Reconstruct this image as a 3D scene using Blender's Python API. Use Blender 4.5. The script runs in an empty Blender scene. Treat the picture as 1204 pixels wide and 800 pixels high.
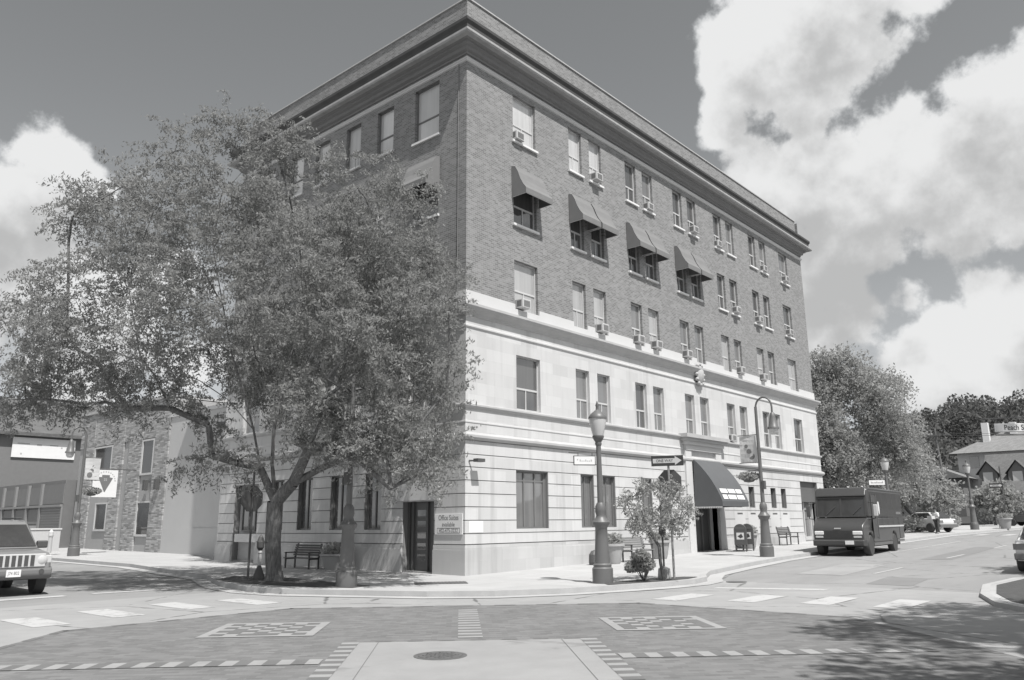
import bpy, bmesh, math, random
import numpy as np
from mathutils import Vector, Matrix
R = math.radians
random.seed(7)
rng = np.random.default_rng(11)
sc = bpy.context.scene
col = sc.collection

# ------------------------------------------------------------------ camera
cam_d = bpy.data.cameras.new('camera')
cam = bpy.data.objects.new('camera', cam_d)
col.objects.link(cam)
sc.camera = cam
cam_d.sensor_width = 36
cam_d.lens = 931.6 / 1204 * 36
cam_d.clip_end = 4000
_y, _p, _r = R(41.177), R(13.024), R(-0.531)
fw = Vector((math.cos(_y) * math.cos(_p), math.sin(_y) * math.cos(_p), math.sin(_p)))
rt = Vector((math.sin(_y), -math.cos(_y), 0))
up = rt.cross(fw)
rt2 = math.cos(_r) * rt + math.sin(_r) * up
up2 = -math.sin(_r) * rt + math.cos(_r) * up
M = Matrix((rt2, up2, -fw)).transposed().to_4x4()
M.translation = (-19.204, -18.94, 1.65)
cam.matrix_world = M

# ------------------------------------------------------------------ light
SUN_EL, SUN_AZ = R(60), R(17)          # light travels +Y turned a little to +X
dirl = Vector((math.sin(SUN_AZ) * math.cos(SUN_EL), math.cos(SUN_AZ) * math.cos(SUN_EL), -math.sin(SUN_EL)))
sd = bpy.data.lights.new('sun', 'SUN')
sd.energy = 4.0
sd.angle = R(0.55)
sd.color = (1.0, 0.985, 0.965)
sun = bpy.data.objects.new('sun', sd)
sun.rotation_euler = dirl.to_track_quat('-Z', 'Y').to_euler()
col.objects.link(sun)
vs = sc.view_settings
vs.view_transform = 'Standard'
vs.look = 'None'
vs.gamma = 1
vs.exposure = 0.62
vs.use_curve_mapping = False
sc.cycles.use_denoising = True
sc.cycles.max_bounces = 6

# ------------------------------------------------------------------ node helpers
class NT:
    def __init__(s, tree):
        s.t = tree
    def n(s, typ, **kw):
        nd = s.t.nodes.new(typ)
        for k, v in kw.items():
            setattr(nd, k, v)
        return nd
    def put(s, sock, v):
        if isinstance(v, bpy.types.NodeSocket):
            s.t.links.new(v, sock)
        else:
            sock.default_value = v
    def m(s, op, a, b=0.0, c=None, clamp=False):
        nd = s.n('ShaderNodeMath', operation=op, use_clamp=clamp)
        s.put(nd.inputs[0], a)
        s.put(nd.inputs[1], b)
        if c is not None:
            s.put(nd.inputs[2], c)
        return nd.outputs[0]
    def dot(s, a, v):
        nd = s.n('ShaderNodeVectorMath', operation='DOT_PRODUCT')
        s.put(nd.inputs[0], a)
        nd.inputs[1].default_value = v
        return nd.outputs['Value']
    def vadd(s, a, v):
        nd = s.n('ShaderNodeVectorMath', operation='ADD')
        s.put(nd.inputs[0], a)
        nd.inputs[1].default_value = v
        return nd.outputs[0]
    def noise(s, vec, scale, detail=6, rough=.55):
        nd = s.n('ShaderNodeTexNoise')
        if vec is not None:
            s.put(nd.inputs['Vector'], vec)
        nd.inputs['Scale'].default_value = scale
        nd.inputs['Detail'].default_value = detail
        nd.inputs['Roughness'].default_value = rough
        return nd.outputs['Fac']
    def rng(s, v, a, b, c, d, smooth=False):
        nd = s.n('ShaderNodeMapRange')
        if smooth:
            nd.interpolation_type = 'SMOOTHSTEP'
        s.put(nd.inputs[0], v)
        for i, q in enumerate((a, b, c, d)):
            nd.inputs[1 + i].default_value = q
        return nd.outputs[0]
    def mixf(s, f, a, b):
        nd = s.n('ShaderNodeMix', data_type='FLOAT')
        s.put(nd.inputs[0], f)
        s.put(nd.inputs[2], a)
        s.put(nd.inputs[3], b)
        return nd.outputs[0]
    def grey(s, v, tint=(1, 1, 1)):
        nd = s.n('ShaderNodeCombineColor')
        for i in range(3):
            s.put(nd.inputs[i], v if tint[i] == 1 else s.m('MULTIPLY', v, tint[i]))
        return nd.outputs[0]

# ------------------------------------------------------------------ sky with cumulus
world = bpy.data.worlds.new('World')
sc.world = world
world.use_nodes = True
wt = world.node_tree
wt.nodes.clear()
W = NT(wt)
skyn = W.n('ShaderNodeTexSky', sky_type='NISHITA', sun_disc=False)
skyn.sun_elevation = SUN_EL
skyn.sun_rotation = math.atan2(-dirl.x, -dirl.y)
skyn.air_density = 1.0
skyn.dust_density = 1.5
bw = W.n('ShaderNodeRGBToBW')
wt.links.new(skyn.outputs[0], bw.inputs[0])
tc = W.n('ShaderNodeTexCoord')
dv = tc.outputs['Generated']
CL = [(0.270,0.889,0.370,0.054,1.00),(0.236,0.908,0.345,0.054,1.00),(0.308,0.877,0.369,0.034,0.90),(0.345,0.860,0.376,0.032,0.70),(0.263,0.932,0.249,0.081,1.00),(0.313,0.917,0.247,0.059,1.00),(0.202,0.943,0.265,0.107,1.00),(0.338,0.926,0.166,0.064,0.90),(0.370,0.892,0.259,0.064,0.95),(0.302,0.932,0.199,0.064,0.90),(0.441,0.879,0.183,0.054,0.85),(0.344,0.873,0.344,0.028,0.70),(0.414,0.899,0.142,0.048,0.70),(0.779,0.310,0.544,0.070,1.00),(0.801,0.251,0.544,0.091,1.00),(0.807,0.189,0.559,0.056,1.00),(0.820,0.293,0.492,0.070,1.00),(0.789,0.338,0.513,0.048,0.90),(0.806,0.371,0.462,0.038,0.80),(0.845,0.287,0.452,0.045,0.80),(0.901,0.118,0.417,0.069,1.00),(0.903,0.175,0.393,0.062,1.00),(0.912,0.088,0.401,0.086,1.00),(0.892,0.244,0.381,0.075,1.00),(0.871,0.303,0.387,0.056,0.95),(0.919,0.166,0.356,0.077,1.00),(0.841,0.355,0.409,0.043,0.90),(0.902,0.276,0.331,0.071,1.00),(0.935,0.099,0.341,0.067,1.00),(0.901,0.318,0.294,0.067,1.00),(0.905,0.351,0.239,0.070,1.00),(0.926,0.293,0.238,0.048,0.90),(0.940,0.236,0.245,0.032,0.65),(0.967,0.133,0.216,0.052,1.00),(0.965,0.189,0.183,0.048,1.00),(0.962,0.221,0.158,0.056,1.00),(0.979,0.131,0.157,0.081,1.00),(0.955,0.256,0.147,0.045,0.90),(0.974,0.180,0.140,0.059,1.00),(0.938,0.034,0.345,0.107,1.00),(0.983,0.063,0.175,0.097,1.00),]
def cloud_field(vec):
    nn = W.n('ShaderNodeVectorMath', operation='NORMALIZE')
    W.put(nn.inputs[0], vec)
    vec = nn.outputs[0]
    f = None
    for x, y, z, r, w in CL:
        L_ = math.sqrt(x*x+y*y+z*z)
        e = W.m('EXPONENT', W.m('MULTIPLY', W.m('SUBTRACT', W.dot(vec, (x/L_, y/L_, z/L_)), 1.0), 1.3 / (r * r)))
        if w != 1: e = W.m('MULTIPLY', e, w)
        f = e if f is None else W.m('SMOOTH_MAX', f, e, 0.1)
    # clouds over the rest of the sky (behind the camera), which windows mirror
    bk = W.m('MULTIPLY', W.noise(W.vadd(vec, (3.1, 1.7, 0.4)), 2.6, 2, .5), W.rng(W.dot(vec, (0.75, 0.66, 0)), .5, .1, 0, 1.1, True))
    return W.m('MAXIMUM', f, bk)
warp = W.n('ShaderNodeTexNoise')
W.put(warp.inputs['Vector'], dv)
warp.inputs['Scale'].default_value = 9
warp.inputs['Detail'].default_value = 3
wv = W.n('ShaderNodeVectorMath', operation='MULTIPLY_ADD')
W.put(wv.inputs[0], warp.outputs['Color'])
wv.inputs[1].default_value = (.022, .022, .022)
wsub = W.n('ShaderNodeVectorMath', operation='SUBTRACT')
W.put(wsub.inputs[0], dv)
wsub.inputs[1].default_value = (.011, .011, .011)
W.put(wv.inputs[2], wsub.outputs[0])
dw = wv.outputs[0]
field = cloud_field(dw)
fieldup = cloud_field(W.vadd(dw, (0, 0, .07)))
nz = W.noise(dv, 13, 10, .56)
nzu = W.noise(W.vadd(dv, (0, 0, .018)), 13, 10, .56)
nlow = W.noise(W.vadd(dv, (1.3, .2, .9)), 7, 3, .5)
dens = W.m('ADD', field, W.m('MULTIPLY', W.m('SUBTRACT', nz, .5), 1.7))
mask = W.rng(dens, .43, .66, 0, 1, True)
dk = W.m('ADD', W.m('MULTIPLY', fieldup, 1.0), W.m('ADD', W.m('MULTIPLY', W.m('SUBTRACT', nlow, .5), 1.1), W.m('MULTIPLY', W.m('SUBTRACT', nzu, nz), 1.1)))
cl = W.m('SUBTRACT', 5.4, W.m('MULTIPLY', W.rng(dk, .5, 1.15, 0, 1, True), 2.1))
SKYK = 0.95
skyv = W.m('MULTIPLY', bw.outputs[0], SKYK)
val = W.mixf(mask, skyv, cl)
tintk = W.mixf(mask, 1.0, 0.0)
cc = W.n('ShaderNodeCombineColor')
W.put(cc.inputs[0], W.m('MULTIPLY', val, W.mixf(mask, .965, .995)))
W.put(cc.inputs[1], val)
W.put(cc.inputs[2], W.m('MULTIPLY', val, W.mixf(mask, 1.03, 1.0)))
bg = W.n('ShaderNodeBackground')
bg.inputs['Strength'].default_value = 0.1
wt.links.new(cc.outputs[0], bg.inputs['Color'])
wo = W.n('ShaderNodeOutputWorld')
wt.links.new(bg.outputs[0], wo.inputs['Surface'])

# ------------------------------------------------------------------ materials
def mat(name, v, rough=.75, var=.12, scale=3.0, fine=40.0, bump=.0, metal=0.0, spec=.4, tint=(1, 1, 1), custom=None, coat=0, ior=1.5):
    m = bpy.data.materials.new(name)
    m.use_nodes = True
    nt = m.node_tree
    nt.nodes.clear()
    N = NT(nt)
    b = N.n('ShaderNodeBsdfPrincipled')
    o = N.n('ShaderNodeOutputMaterial')
    nt.links.new(b.outputs[0], o.inputs[0])
    b.inputs['Roughness'].default_value = rough
    b.inputs['Metallic'].default_value = metal
    b.inputs['Specular IOR Level'].default_value = spec
    b.inputs['Coat Weight'].default_value = coat
    b.inputs['IOR'].default_value = ior
    g = N.n('ShaderNodeNewGeometry')
    pos = g.outputs['Position']
    if custom:
        value, h = custom(N, pos, g)
    else:
        n1 = N.noise(pos, scale, 5)
        n2 = N.noise(pos, fine, 3)
        k = N.m('ADD', N.m('MULTIPLY', N.m('SUBTRACT', n1, .5), 2 * var), N.m('MULTIPLY', N.m('SUBTRACT', n2, .5), var))
        value = N.m('MULTIPLY', N.m('ADD', k, 1.0), v)
        h = n2
    nt.links.new(N.grey(value, tint), b.inputs['Base Color'])
    if bump:
        bp = N.n('ShaderNodeBump')
        bp.inputs['Strength'].default_value = bump
        bp.inputs['Distance'].default_value = .02
        N.put(bp.inputs['Height'], h)
        nt.links.new(bp.outputs[0], b.inputs['Normal'])
    return m

def uvz(N, pos):
    s = N.n('ShaderNodeSeparateXYZ')
    N.put(s.inputs[0], pos)
    c = N.n('ShaderNodeCombineXYZ')
    N.put(c.inputs[0], N.m('ADD', s.outputs[0], s.outputs[1]))
    N.put(c.inputs[1], s.outputs[2])
    return c.outputs[0], s

def bricktex(N, vec, w, h, mort, c1, c2, cm, off=.5, bias=0.0):
    b = N.n('ShaderNodeTexBrick')
    b.offset = off
    N.put(b.inputs['Vector'], vec)
    b.inputs['Scale'].default_value = 1
    b.inputs['Brick Width'].default_value = w
    b.inputs['Row Height'].default_value = h
    b.inputs['Mortar Size'].default_value = mort
    b.inputs['Mortar Smooth'].default_value = .2
    b.inputs['Bias'].default_value = bias
    for s_, c in (('Color1', c1), ('Color2', c2), ('Mortar', cm)):
        b.inputs[s_].default_value = (c, c, c, 1)
    bwn = N.n('ShaderNodeRGBToBW')
    N.t.links.new(b.outputs['Color'], bwn.inputs[0])
    return bwn.outputs[0], b.outputs['Fac']

def brick_wall_c(c1, c2, cm, w=.235, h=.086, mort=.011):
    def f(N, pos, g):
        v, s = uvz(N, pos)
        b, fac = bricktex(N, v, w, h, mort, c1, c2, cm)
        n = N.noise(pos, .45, 4)
        n2 = N.noise(pos, 7, 4)
        k = N.m('ADD', .82, N.m('ADD', N.m('MULTIPLY', n, .24), N.m('MULTIPLY', n2, .14)))
        return N.m('MULTIPLY', b, k), N.m('SUBTRACT', 1.0, fac)
    return f

def stone_c(v, blk=(.95, .43), var=.05):
    def f(N, pos, g):
        u, s = uvz(N, pos)
        b, fac = bricktex(N, u, blk[0], blk[1], .004, 1 - var, 1 + var, .9)
        n = N.noise(pos, .6, 5)
        mp = N.n('ShaderNodeMapping')
        N.put(mp.inputs['Vector'], pos)
        mp.inputs['Scale'].default_value = (2.5, 2.5, .18)
        n2 = N.noise(mp.outputs[0], 1, 5)
        n3 = N.noise(pos, 30, 3)
        k = N.m('ADD', .76, N.m('ADD', N.m('MULTIPLY', n, .2), N.m('ADD', N.m('MULTIPLY', n2, .2), N.m('MULTIPLY', n3, .08))))
        run = N.rng(n2, .5, .72, 1, .8, True)
        return N.m('MULTIPLY', N.m('MULTIPLY', N.m('MULTIPLY', b, v), k), run), n3
    return f

def paver_c(N, pos, g):
    mp = N.n('ShaderNodeMapping')
    N.put(mp.inputs['Vector'], pos)
    mp.inputs['Rotation'].default_value = (0, 0, R(45))
    b, fac = bricktex(N, mp.outputs[0], .21, .105, .006, .13, .185, .17)
    n = N.noise(pos, .7, 6)
    n2 = N.noise(pos, 4, 4)
    k = N.m('ADD', .72, N.m('ADD', N.m('MULTIPLY', n, .36), N.m('MULTIPLY', n2, .2)))
    return N.m('MULTIPLY', b, k), N.m('SUBTRACT', 1.0, fac)

def road_c(v, crack=.75, stretch=(1, 1, 1)):
    def f(N, pos, g):
        mp = N.n('ShaderNodeMapping')
        N.put(mp.inputs['Vector'], pos)
        mp.inputs['Scale'].default_value = stretch
        n = N.noise(mp.outputs[0], .35, 6)
        n1 = N.noise(mp.outputs[0], 2.2, 5)
        n2 = N.noise(pos, 60, 3)
        vo = N.n('ShaderNodeTexVoronoi', feature='DISTANCE_TO_EDGE')
        N.put(vo.inputs['Vector'], N.vadd(pos, (0, 0, 0)))
        vo.inputs['Scale'].default_value = .22
        wob = N.m('MULTIPLY', N.m('SUBTRACT', N.noise(pos, 2.5, 4), .5), .05)
        cr = N.rng(N.m('ADD', vo.outputs['Distance'], wob), 0.0, .009, crack, 1.0)
        k = N.m('ADD', .62, N.m('ADD', N.m('MULTIPLY', n, .42), N.m('ADD', N.m('MULTIPLY', n1, .26), N.m('MULTIPLY', n2, .12))))
        oil = N.rng(N.noise(N.vadd(pos, (9, 4, 0)), .9, 3, .6), .64, .74, 1, .78, True)
        return N.m('MULTIPLY', N.m('MULTIPLY', N.m('MULTIPLY', k, oil), cr), v), n2
    return f

def slab_c(v, sz=1.5):
    def f(N, pos, g):
        b, fac = bricktex(N, pos, sz, sz, .012, .95, 1.03, .72, 0.0)
        n = N.noise(pos, .8, 6)
        n2 = N.noise(pos, 35, 3)
        k = N.m('ADD', .78, N.m('ADD', N.m('MULTIPLY', n, .3), N.m('MULTIPLY', n2, .12)))
        return N.m('MULTIPLY', N.m('MULTIPLY', b, k), v), n2
    return f

def worn_paint_c(v, under):
    def f(N, pos, g):
        n = N.noise(pos, 5, 8, .7)
        n2 = N.noise(pos, 1.1, 3)
        a = N.rng(N.m('ADD', n, N.m('MULTIPLY', N.m('SUBTRACT', n2, .5), .5)), .33, .46, 1, 0)
        return N.mixf(a, v, under), n
    return f

def bark_c(N, pos, g):
    mp = N.n('ShaderNodeMapping')
    N.put(mp.inputs['Vector'], pos)
    mp.inputs['Scale'].default_value = (22, 22, 4)
    n = N.noise(mp.outputs[0], 1, 5, .65)
    n2 = N.noise(pos, 1.6, 4)
    return N.m('MULTIPLY', N.m('MULTIPLY', N.rng(n, .35, .65, .6, 1.25), N.m('ADD', .6, N.m('MULTIPLY', n2, .8))), .15), n
MT = {}
MT['brick'] = mat('brown_brick', .2, .85, custom=brick_wall_c(.15, .255, .29, .215, .076, .01), bump=.25, spec=.25)
MT['stone'] = mat('limestone', .6, .8, custom=stone_c(.52, var=.07), bump=.05, spec=.25)
MT['stone_plain'] = mat('smooth_limestone', .54, .8, var=.07, scale=.8, bump=.04, spec=.25)
MT['stone_dirty'] = mat('weathered_limestone', .4, .85, var=.2, scale=1.5, bump=.1)
MT['plinth'] = mat('plinth_stone', .5, .85, custom=stone_c(.45, (.8, .43), .09), bump=.06)
MT['groove'] = mat('joint', .2, .9)
MT['fascia'] = mat('dark_cornice_metal', .06, .7, var=.35, scale=2)
MT['bed'] = mat('cornice_moulding', .2, .75, var=.15, scale=2)
MT['lip'] = mat('weathered_cornice_edge', .33, .8, var=.3, scale=3)
MT['white'] = mat('white_paint', .68, .5, var=.05)
MT['offwhite'] = mat('off_white_paint', .5, .55, var=.06)
MT['greyframe'] = mat('grey_frame', .16, .5)
MT['darkframe'] = mat('dark_frame', .11, .5)
def pane_tone_c(v, amp=.5):  # streaky pane tone, also used for the painted sky reflection
    def f(N, pos, g):
        mp = N.n('ShaderNodeMapping')
        N.put(mp.inputs['Vector'], pos)
        mp.inputs['Scale'].default_value = (5, 5, .25)
        n = N.noise(mp.outputs[0], 1.2, 4, .6)
        n2 = N.noise(pos, .55, 2)
        k = N.m('ADD', 1 - amp, N.m('MULTIPLY', N.m('ADD', n, n2), amp))
        return N.m('MULTIPLY', k, v), n
    return f
MT['glass'] = mat('window_glass', .085, .03, custom=pane_tone_c(.085, .7), spec=.6, ior=2.1)
MT['glass2'] = mat('window_glass_lifted', .17, .03, custom=pane_tone_c(.17, .7), spec=.6, ior=2.1)  # raised base colour stands in for sky reflection and lifted darks
MT['pane_sheen'] = mat('blind_and_painted_sheen_glass', .36, .05, custom=pane_tone_c(.36, .4), spec=.6, ior=1.9)  # blind tone and bright sky reflection both put into the pane colour
MT['awning'] = mat('awning_canvas', .175, .8, var=.12, scale=2.5)
MT['awning_dark'] = mat('dark_awning_canvas', .1, .8, var=.1, scale=2.5, tint=(.97, 1, 1.04))
MT['void'] = mat('dark_opening', .07, .6)
MT['door'] = mat('dark_door', .1, .4, spec=.6)
MT['iron'] = mat('grey_painted_iron', .12, .45, var=.1, spec=.5)
MT['iron_dark'] = mat('black_iron', .085, .5)
MT['lampglass'] = mat('frosted_lamp_glass', .5, .25, var=.05, spec=.6)
MT['road'] = mat('asphalt', .22, .85, custom=road_c(.235, .6, (.22, 1, 1)), bump=.15, spec=.3)
MT['road_left'] = mat('asphalt_side', .2, .85, custom=road_c(.25, .75, (1, .25, 1)), bump=.15, spec=.3)
MT['gutter_patch'] = mat('dark_asphalt_patch', .19, .9, var=.2, scale=1.5, bump=.1)
MT['apron'] = mat('old_concrete_road', .27, .85, custom=road_c(.275, .45), bump=.1, spec=.3)
MT['paver'] = mat('brick_pavers', .14, .85, custom=paver_c, bump=.3, spec=.25)
MT['conc'] = mat('concrete_panel', .27, .85, custom=road_c(.265, .8), bump=.08, spec=.3)
MT['paver_light'] = mat('pale_pavers', .27, .85, var=.2, scale=3, bump=.1)
MT['paver_dark'] = mat('dark_pavers', .135, .85, var=.2, scale=3, bump=.1)
MT['walk'] = mat('sidewalk_concrete', .38, .85, custom=slab_c(.385), bump=.06, spec=.25)
MT['kerb'] = mat('kerb_concrete', .36, .85, var=.2, scale=2, bump=.1)
MT['paint'] = mat('road_paint', .42, .7, custom=worn_paint_c(.42, .28))
MT['earth'] = mat('planting_soil', .07, .95, var=.4, scale=4, bump=.3)
MT['ground'] = mat('far_ground', .09, .95, var=.4, scale=.2)
MT['bark'] = mat('bark', .14, .9, custom=bark_c, bump=.9)
MT['woodfloor'] = mat('shaded_wood_floor', .05, .95, var=.3, scale=.1)
MT['pane_sheen_white'] = mat('white_painted_reflection_glass', .5, .05, custom=pane_tone_c(.5, .4), spec=.6, ior=1.9)  # bright cloud reflection of the top floor put into the pane colour
MT['stucco'] = mat('stucco', .44, .85, var=.07, scale=.7, bump=.08)
MT['panel'] = mat('facade_panel', .32, .7, var=.06)
MT['ledgestone'] = mat('ledge_stone', .2, .9, custom=brick_wall_c(.17, .44, .25, .42, .09, .012), bump=.5)
MT['slate'] = mat('slate_roof', .11, .7, custom=brick_wall_c(.1, .13, .08, .3, .16, .01), bump=.2)
MT['roofpale'] = mat('pale_shingle_roof', .2, .7, custom=brick_wall_c(.17, .22, .13, .3, .16, .01), bump=.2)
MT['darkwall'] = mat('dark_siding', .17, .8, var=.1)
MT['midwall'] = mat('grey_wall', .15, .8, var=.1)
MT['shutter'] = mat('roller_shutter_metal', .22, .5, var=.06)
MT['ink'] = mat('sign_ink', .04, .6)
MT['greyink'] = mat('grey_print', .16, .7, var=.2)
MT['signback'] = mat('sign_back_metal', .12, .45, var=.1, metal=.3)
MT['pole'] = mat('galvanised_pole', .3, .4, metal=.3)
MT['wood'] = mat('bench_wood', .1, .7, var=.2)
MT['benchpale'] = mat('pale_bench_slats', .2, .7, var=.1)
MT['jeep'] = mat('suv_paint', .2, .3, var=.03, spec=.6, coat=.5)
MT['jeeplow'] = mat('suv_bumper_plastic', .13, .5)
MT['chrome'] = mat('pale_grille_paint', .5, .3, var=.03, spec=.6)
MT['truck'] = mat('dark_brown_truck_paint', .05, .35, var=.05, spec=.5, coat=.3)
MT['trucktrim'] = mat('truck_trim', .055, .5)
MT['tyre'] = mat('tyre_rubber', .06, .85)
MT['rim'] = mat('wheel_rim', .22, .4, metal=.5)
MT['carglass'] = mat('car_glass', .05, .04, var=.3, scale=2, spec=1.0)
MT['carwhite'] = mat('white_car_paint', .6, .3, coat=.5)
MT['cardark'] = mat('dark_car_paint', .06, .3, coat=.5)
MT['skin'] = mat('skin', .3, .6)
MT['cloth_w'] = mat('white_shirt', .7, .8)
MT['cloth_d'] = mat('dark_trousers', .06, .8)
MT['hair'] = mat('dark_hair', .04, .7)
MT['postbox'] = mat('mailbox_paint', .07, .4)
MT['flower'] = mat('flowers', .24, .7, var=.5, scale=30)
MT['faintprint'] = mat('faded_print', .38, .7)
MT['metalcover'] = mat('cast_iron_cover', .11, .6, var=.3, scale=20, bump=.5)
MT['rubberpot'] = mat('planter_concrete', .34, .85, var=.12, bump=.1)

def leaf_mat(name, lo, hi, trans=.35):
    m = bpy.data.materials.new(name)
    m.use_nodes = True
    nt = m.node_tree
    nt.nodes.clear()
    N = NT(nt)
    g = N.n('ShaderNodeNewGeometry')
    n = N.noise(g.outputs['Position'], .9, 3)
    v = N.m('ADD', N.m('MULTIPLY', g.outputs['Random Per Island'], .7), N.m('MULTIPLY', n, .5))
    c = N.grey(N.rng(v, .1, 1.1, lo, hi), (.995, 1, .985))
    d = N.n('ShaderNodeBsdfPrincipled')
    d.inputs['Roughness'].default_value = .65
    d.inputs['Specular IOR Level'].default_value = .12
    nt.links.new(c, d.inputs['Base Color'])
    t = N.n('ShaderNodeBsdfTranslucent')
    nt.links.new(c, t.inputs[0])
    mx = N.n('ShaderNodeMixShader')
    mx.inputs[0].default_value = trans
    nt.links.new(d.outputs[0], mx.inputs[1])
    nt.links.new(t.outputs[0], mx.inputs[2])
    o = N.n('ShaderNodeOutputMaterial')
    nt.links.new(mx.outputs[0], o.inputs[0])
    return m
MT['leaf'] = leaf_mat('locust_leaves', .235, .36, .52)
MT['leaf_mid'] = leaf_mat('broad_leaves', .33, .46, .6)
MT['leaf_pale'] = leaf_mat('pale_leaves', .25, .5, .45)
MT['leaf_dark'] = leaf_mat('dark_wood_leaves', .13, .16, .45)

# ------------------------------------------------------------------ mesh helpers
class MB:
    def __init__(s):
        s.v, s.f = [], []
    def poly(s, pts):
        i = len(s.v)
        s.v += [tuple(p) for p in pts]
        s.f.append(tuple(range(i, i + len(pts))))
    def box(s, a, b):
        (x0, y0, z0), (x1, y1, z1) = a, b
        i = len(s.v)
        s.v += [(x0,y0,z0),(x1,y0,z0),(x1,y1,z0),(x0,y1,z0),(x0,y0,z1),(x1,y0,z1),(x1,y1,z1),(x0,y1,z1)]
        for q in ((0,3,2,1),(4,5,6,7),(0,1,5,4),(1,2,6,5),(2,3,7,6),(3,0,4,7)):
            s.f.append(tuple(i + k for k in q))
        return s
    def tube(s, p0, p1, r0, r1=None, n=8, caps=True):
        r1 = r0 if r1 is None else r1
        p0, p1 = Vector(p0), Vector(p1)
        d = (p1 - p0).normalized()
        a = d.orthogonal().normalized()
        b = d.cross(a)
        i = len(s.v)
        for p, r in ((p0, r0), (p1, r1)):
            for k in range(n):
                t = 2 * math.pi * k / n
                s.v.append(tuple(p + a * (r * math.cos(t)) + b * (r * math.sin(t))))
        for k in range(n):
            s.f.append((i + k, i + (k + 1) % n, i + n + (k + 1) % n, i + n + k))
        if caps:
            s.f.append(tuple(i + k for k in reversed(range(n))))
            s.f.append(tuple(i + n + k for k in range(n)))
        return s
    def path(s, pts, r, n=8):
        for a, b in zip(pts, pts[1:]):
            s.tube(a, b, r, r, n)
        return s
    def lathe(s, prof, c=(0, 0, 0), n=20, axis='z'):
        i = len(s.v)
        for r, z in prof:
            for k in range(n):
                t = 2 * math.pi * k / n
                a, b = r * math.cos(t), r * math.sin(t)
                if axis == 'z':
                    s.v.append((c[0] + a, c[1] + b, c[2] + z))
                elif axis == 'y':
                    s.v.append((c[0] + a, c[1] + z, c[2] + b))
                else:
                    s.v.append((c[0] + z, c[1] + a, c[2] + b))
        m = len(prof)
        for j in range(m - 1):
            for k in range(n):
                s.f.append((i + j*n + k, i + j*n + (k+1) % n, i + (j+1)*n + (k+1) % n, i + (j+1)*n + k))
        s.f.append(tuple(i + k for k in reversed(range(n))))
        s.f.append(tuple(i + (m-1)*n + k for k in range(n)))
        return s
    def prism(s, poly, w0, w1=None, axis='y', taper=None):
        """poly = [(a,z)], extruded from w0 to w1 along axis; taper(a,z)->scale about the middle"""
        n = len(poly)
        i = len(s.v)
        mid, half = (w0 + w1) / 2, (w1 - w0) / 2
        for sg in (-1, 1):
            for a, z in poly:
                k = taper(a, z) if taper else 1
                w = mid + sg * half * k
                s.v.append((a, w, z) if axis == 'y' else (w, a, z))
        s.f.append(tuple(i + k for k in range(n)))
        s.f.append(tuple(i + n + k for k in reversed(range(n))))
        for k in range(n):
            s.f.append((i + k, i + n + k, i + n + (k+1) % n, i + (k+1) % n))
        return s
    def build(s, name, m, parent=None, smooth=None, bevel=None, loc=None):
        me = bpy.data.meshes.new(name)
        me.from_pydata(s.v, [], s.f)
        bm = bmesh.new()
        bm.from_mesh(me)
        bmesh.ops.recalc_face_normals(bm, faces=bm.faces)
        bm.to_mesh(me)
        bm.free()
        me.materials.append(MT[m] if isinstance(m, str) else m)
        o = bpy.data.objects.new(name, me)
        col.objects.link(o)
        if parent:
            o.parent = parent
        if smooth:
            me.shade_smooth()
            me.set_sharp_from_angle(angle=R(smooth))
        if bevel:
            b = o.modifiers.new('bevel', 'BEVEL')
            b.width = bevel
            b.segments = 2
            b.limit_method = 'ANGLE'
            b.angle_limit = R(35)
        if loc:
            o.location = loc
        return o

def tag(o, label=None, cat=None, group=None, kind=None):
    if label: o['label'] = label
    if cat: o['category'] = cat
    if group: o['group'] = group
    if kind: o['kind'] = kind
    return o
def thing(name, label, cat, loc=(0, 0, 0), rz=0, group=None):
    o = bpy.data.objects.new(name, None)
    o.empty_display_size = .2
    col.objects.link(o)
    o.location = loc
    o.rotation_euler = (0, 0, rz)
    return tag(o, label, cat, group)
def copy_tree(o, parent=None):
    c = o.copy()
    col.objects.link(c)
    c.parent = parent
    for ch in list(o.children):
        copy_tree(ch, c)
    return c
def dup(o, loc, rz, label, group=None):
    c = copy_tree(o)
    c.location = loc
    c.rotation_euler = (0, 0, rz)
    c['label'] = label
    if group: c['group'] = group
    return c
def writing(name, s, size, org, xd, upd, m, parent=None, ext=.002, width=None, align='CENTER'):
    cu = bpy.data.curves.new(name, 'FONT')
    cu.body = s
    cu.size = size
    cu.align_x = align
    cu.align_y = 'CENTER'
    cu.extrude = ext
    t = bpy.data.objects.new(name + '_t', cu)
    col.objects.link(t)
    dg = bpy.context.evaluated_depsgraph_get()
    me = bpy.data.meshes.new_from_object(t.evaluated_get(dg))
    bpy.data.objects.remove(t)
    bpy.data.curves.remove(cu)
    me.name = name
    xd, upd = Vector(xd).normalized(), Vector(upd).normalized()
    nd = xd.cross(upd)
    mw = Matrix((xd, upd, nd)).transposed().to_4x4()
    k = 1
    if width:
        xs = [v.co.x for v in me.vertices]
        k = width / max(1e-6, max(xs) - min(xs))
    me.transform(mw @ Matrix.Diagonal((k, 1, 1, 1)))
    me.transform(Matrix.Translation(Vector(org)))
    me.materials.clear()
    me.materials.append(MT[m])
    o = bpy.data.objects.new(name, me)
    col.objects.link(o)
    o.parent = parent
    return o

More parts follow.
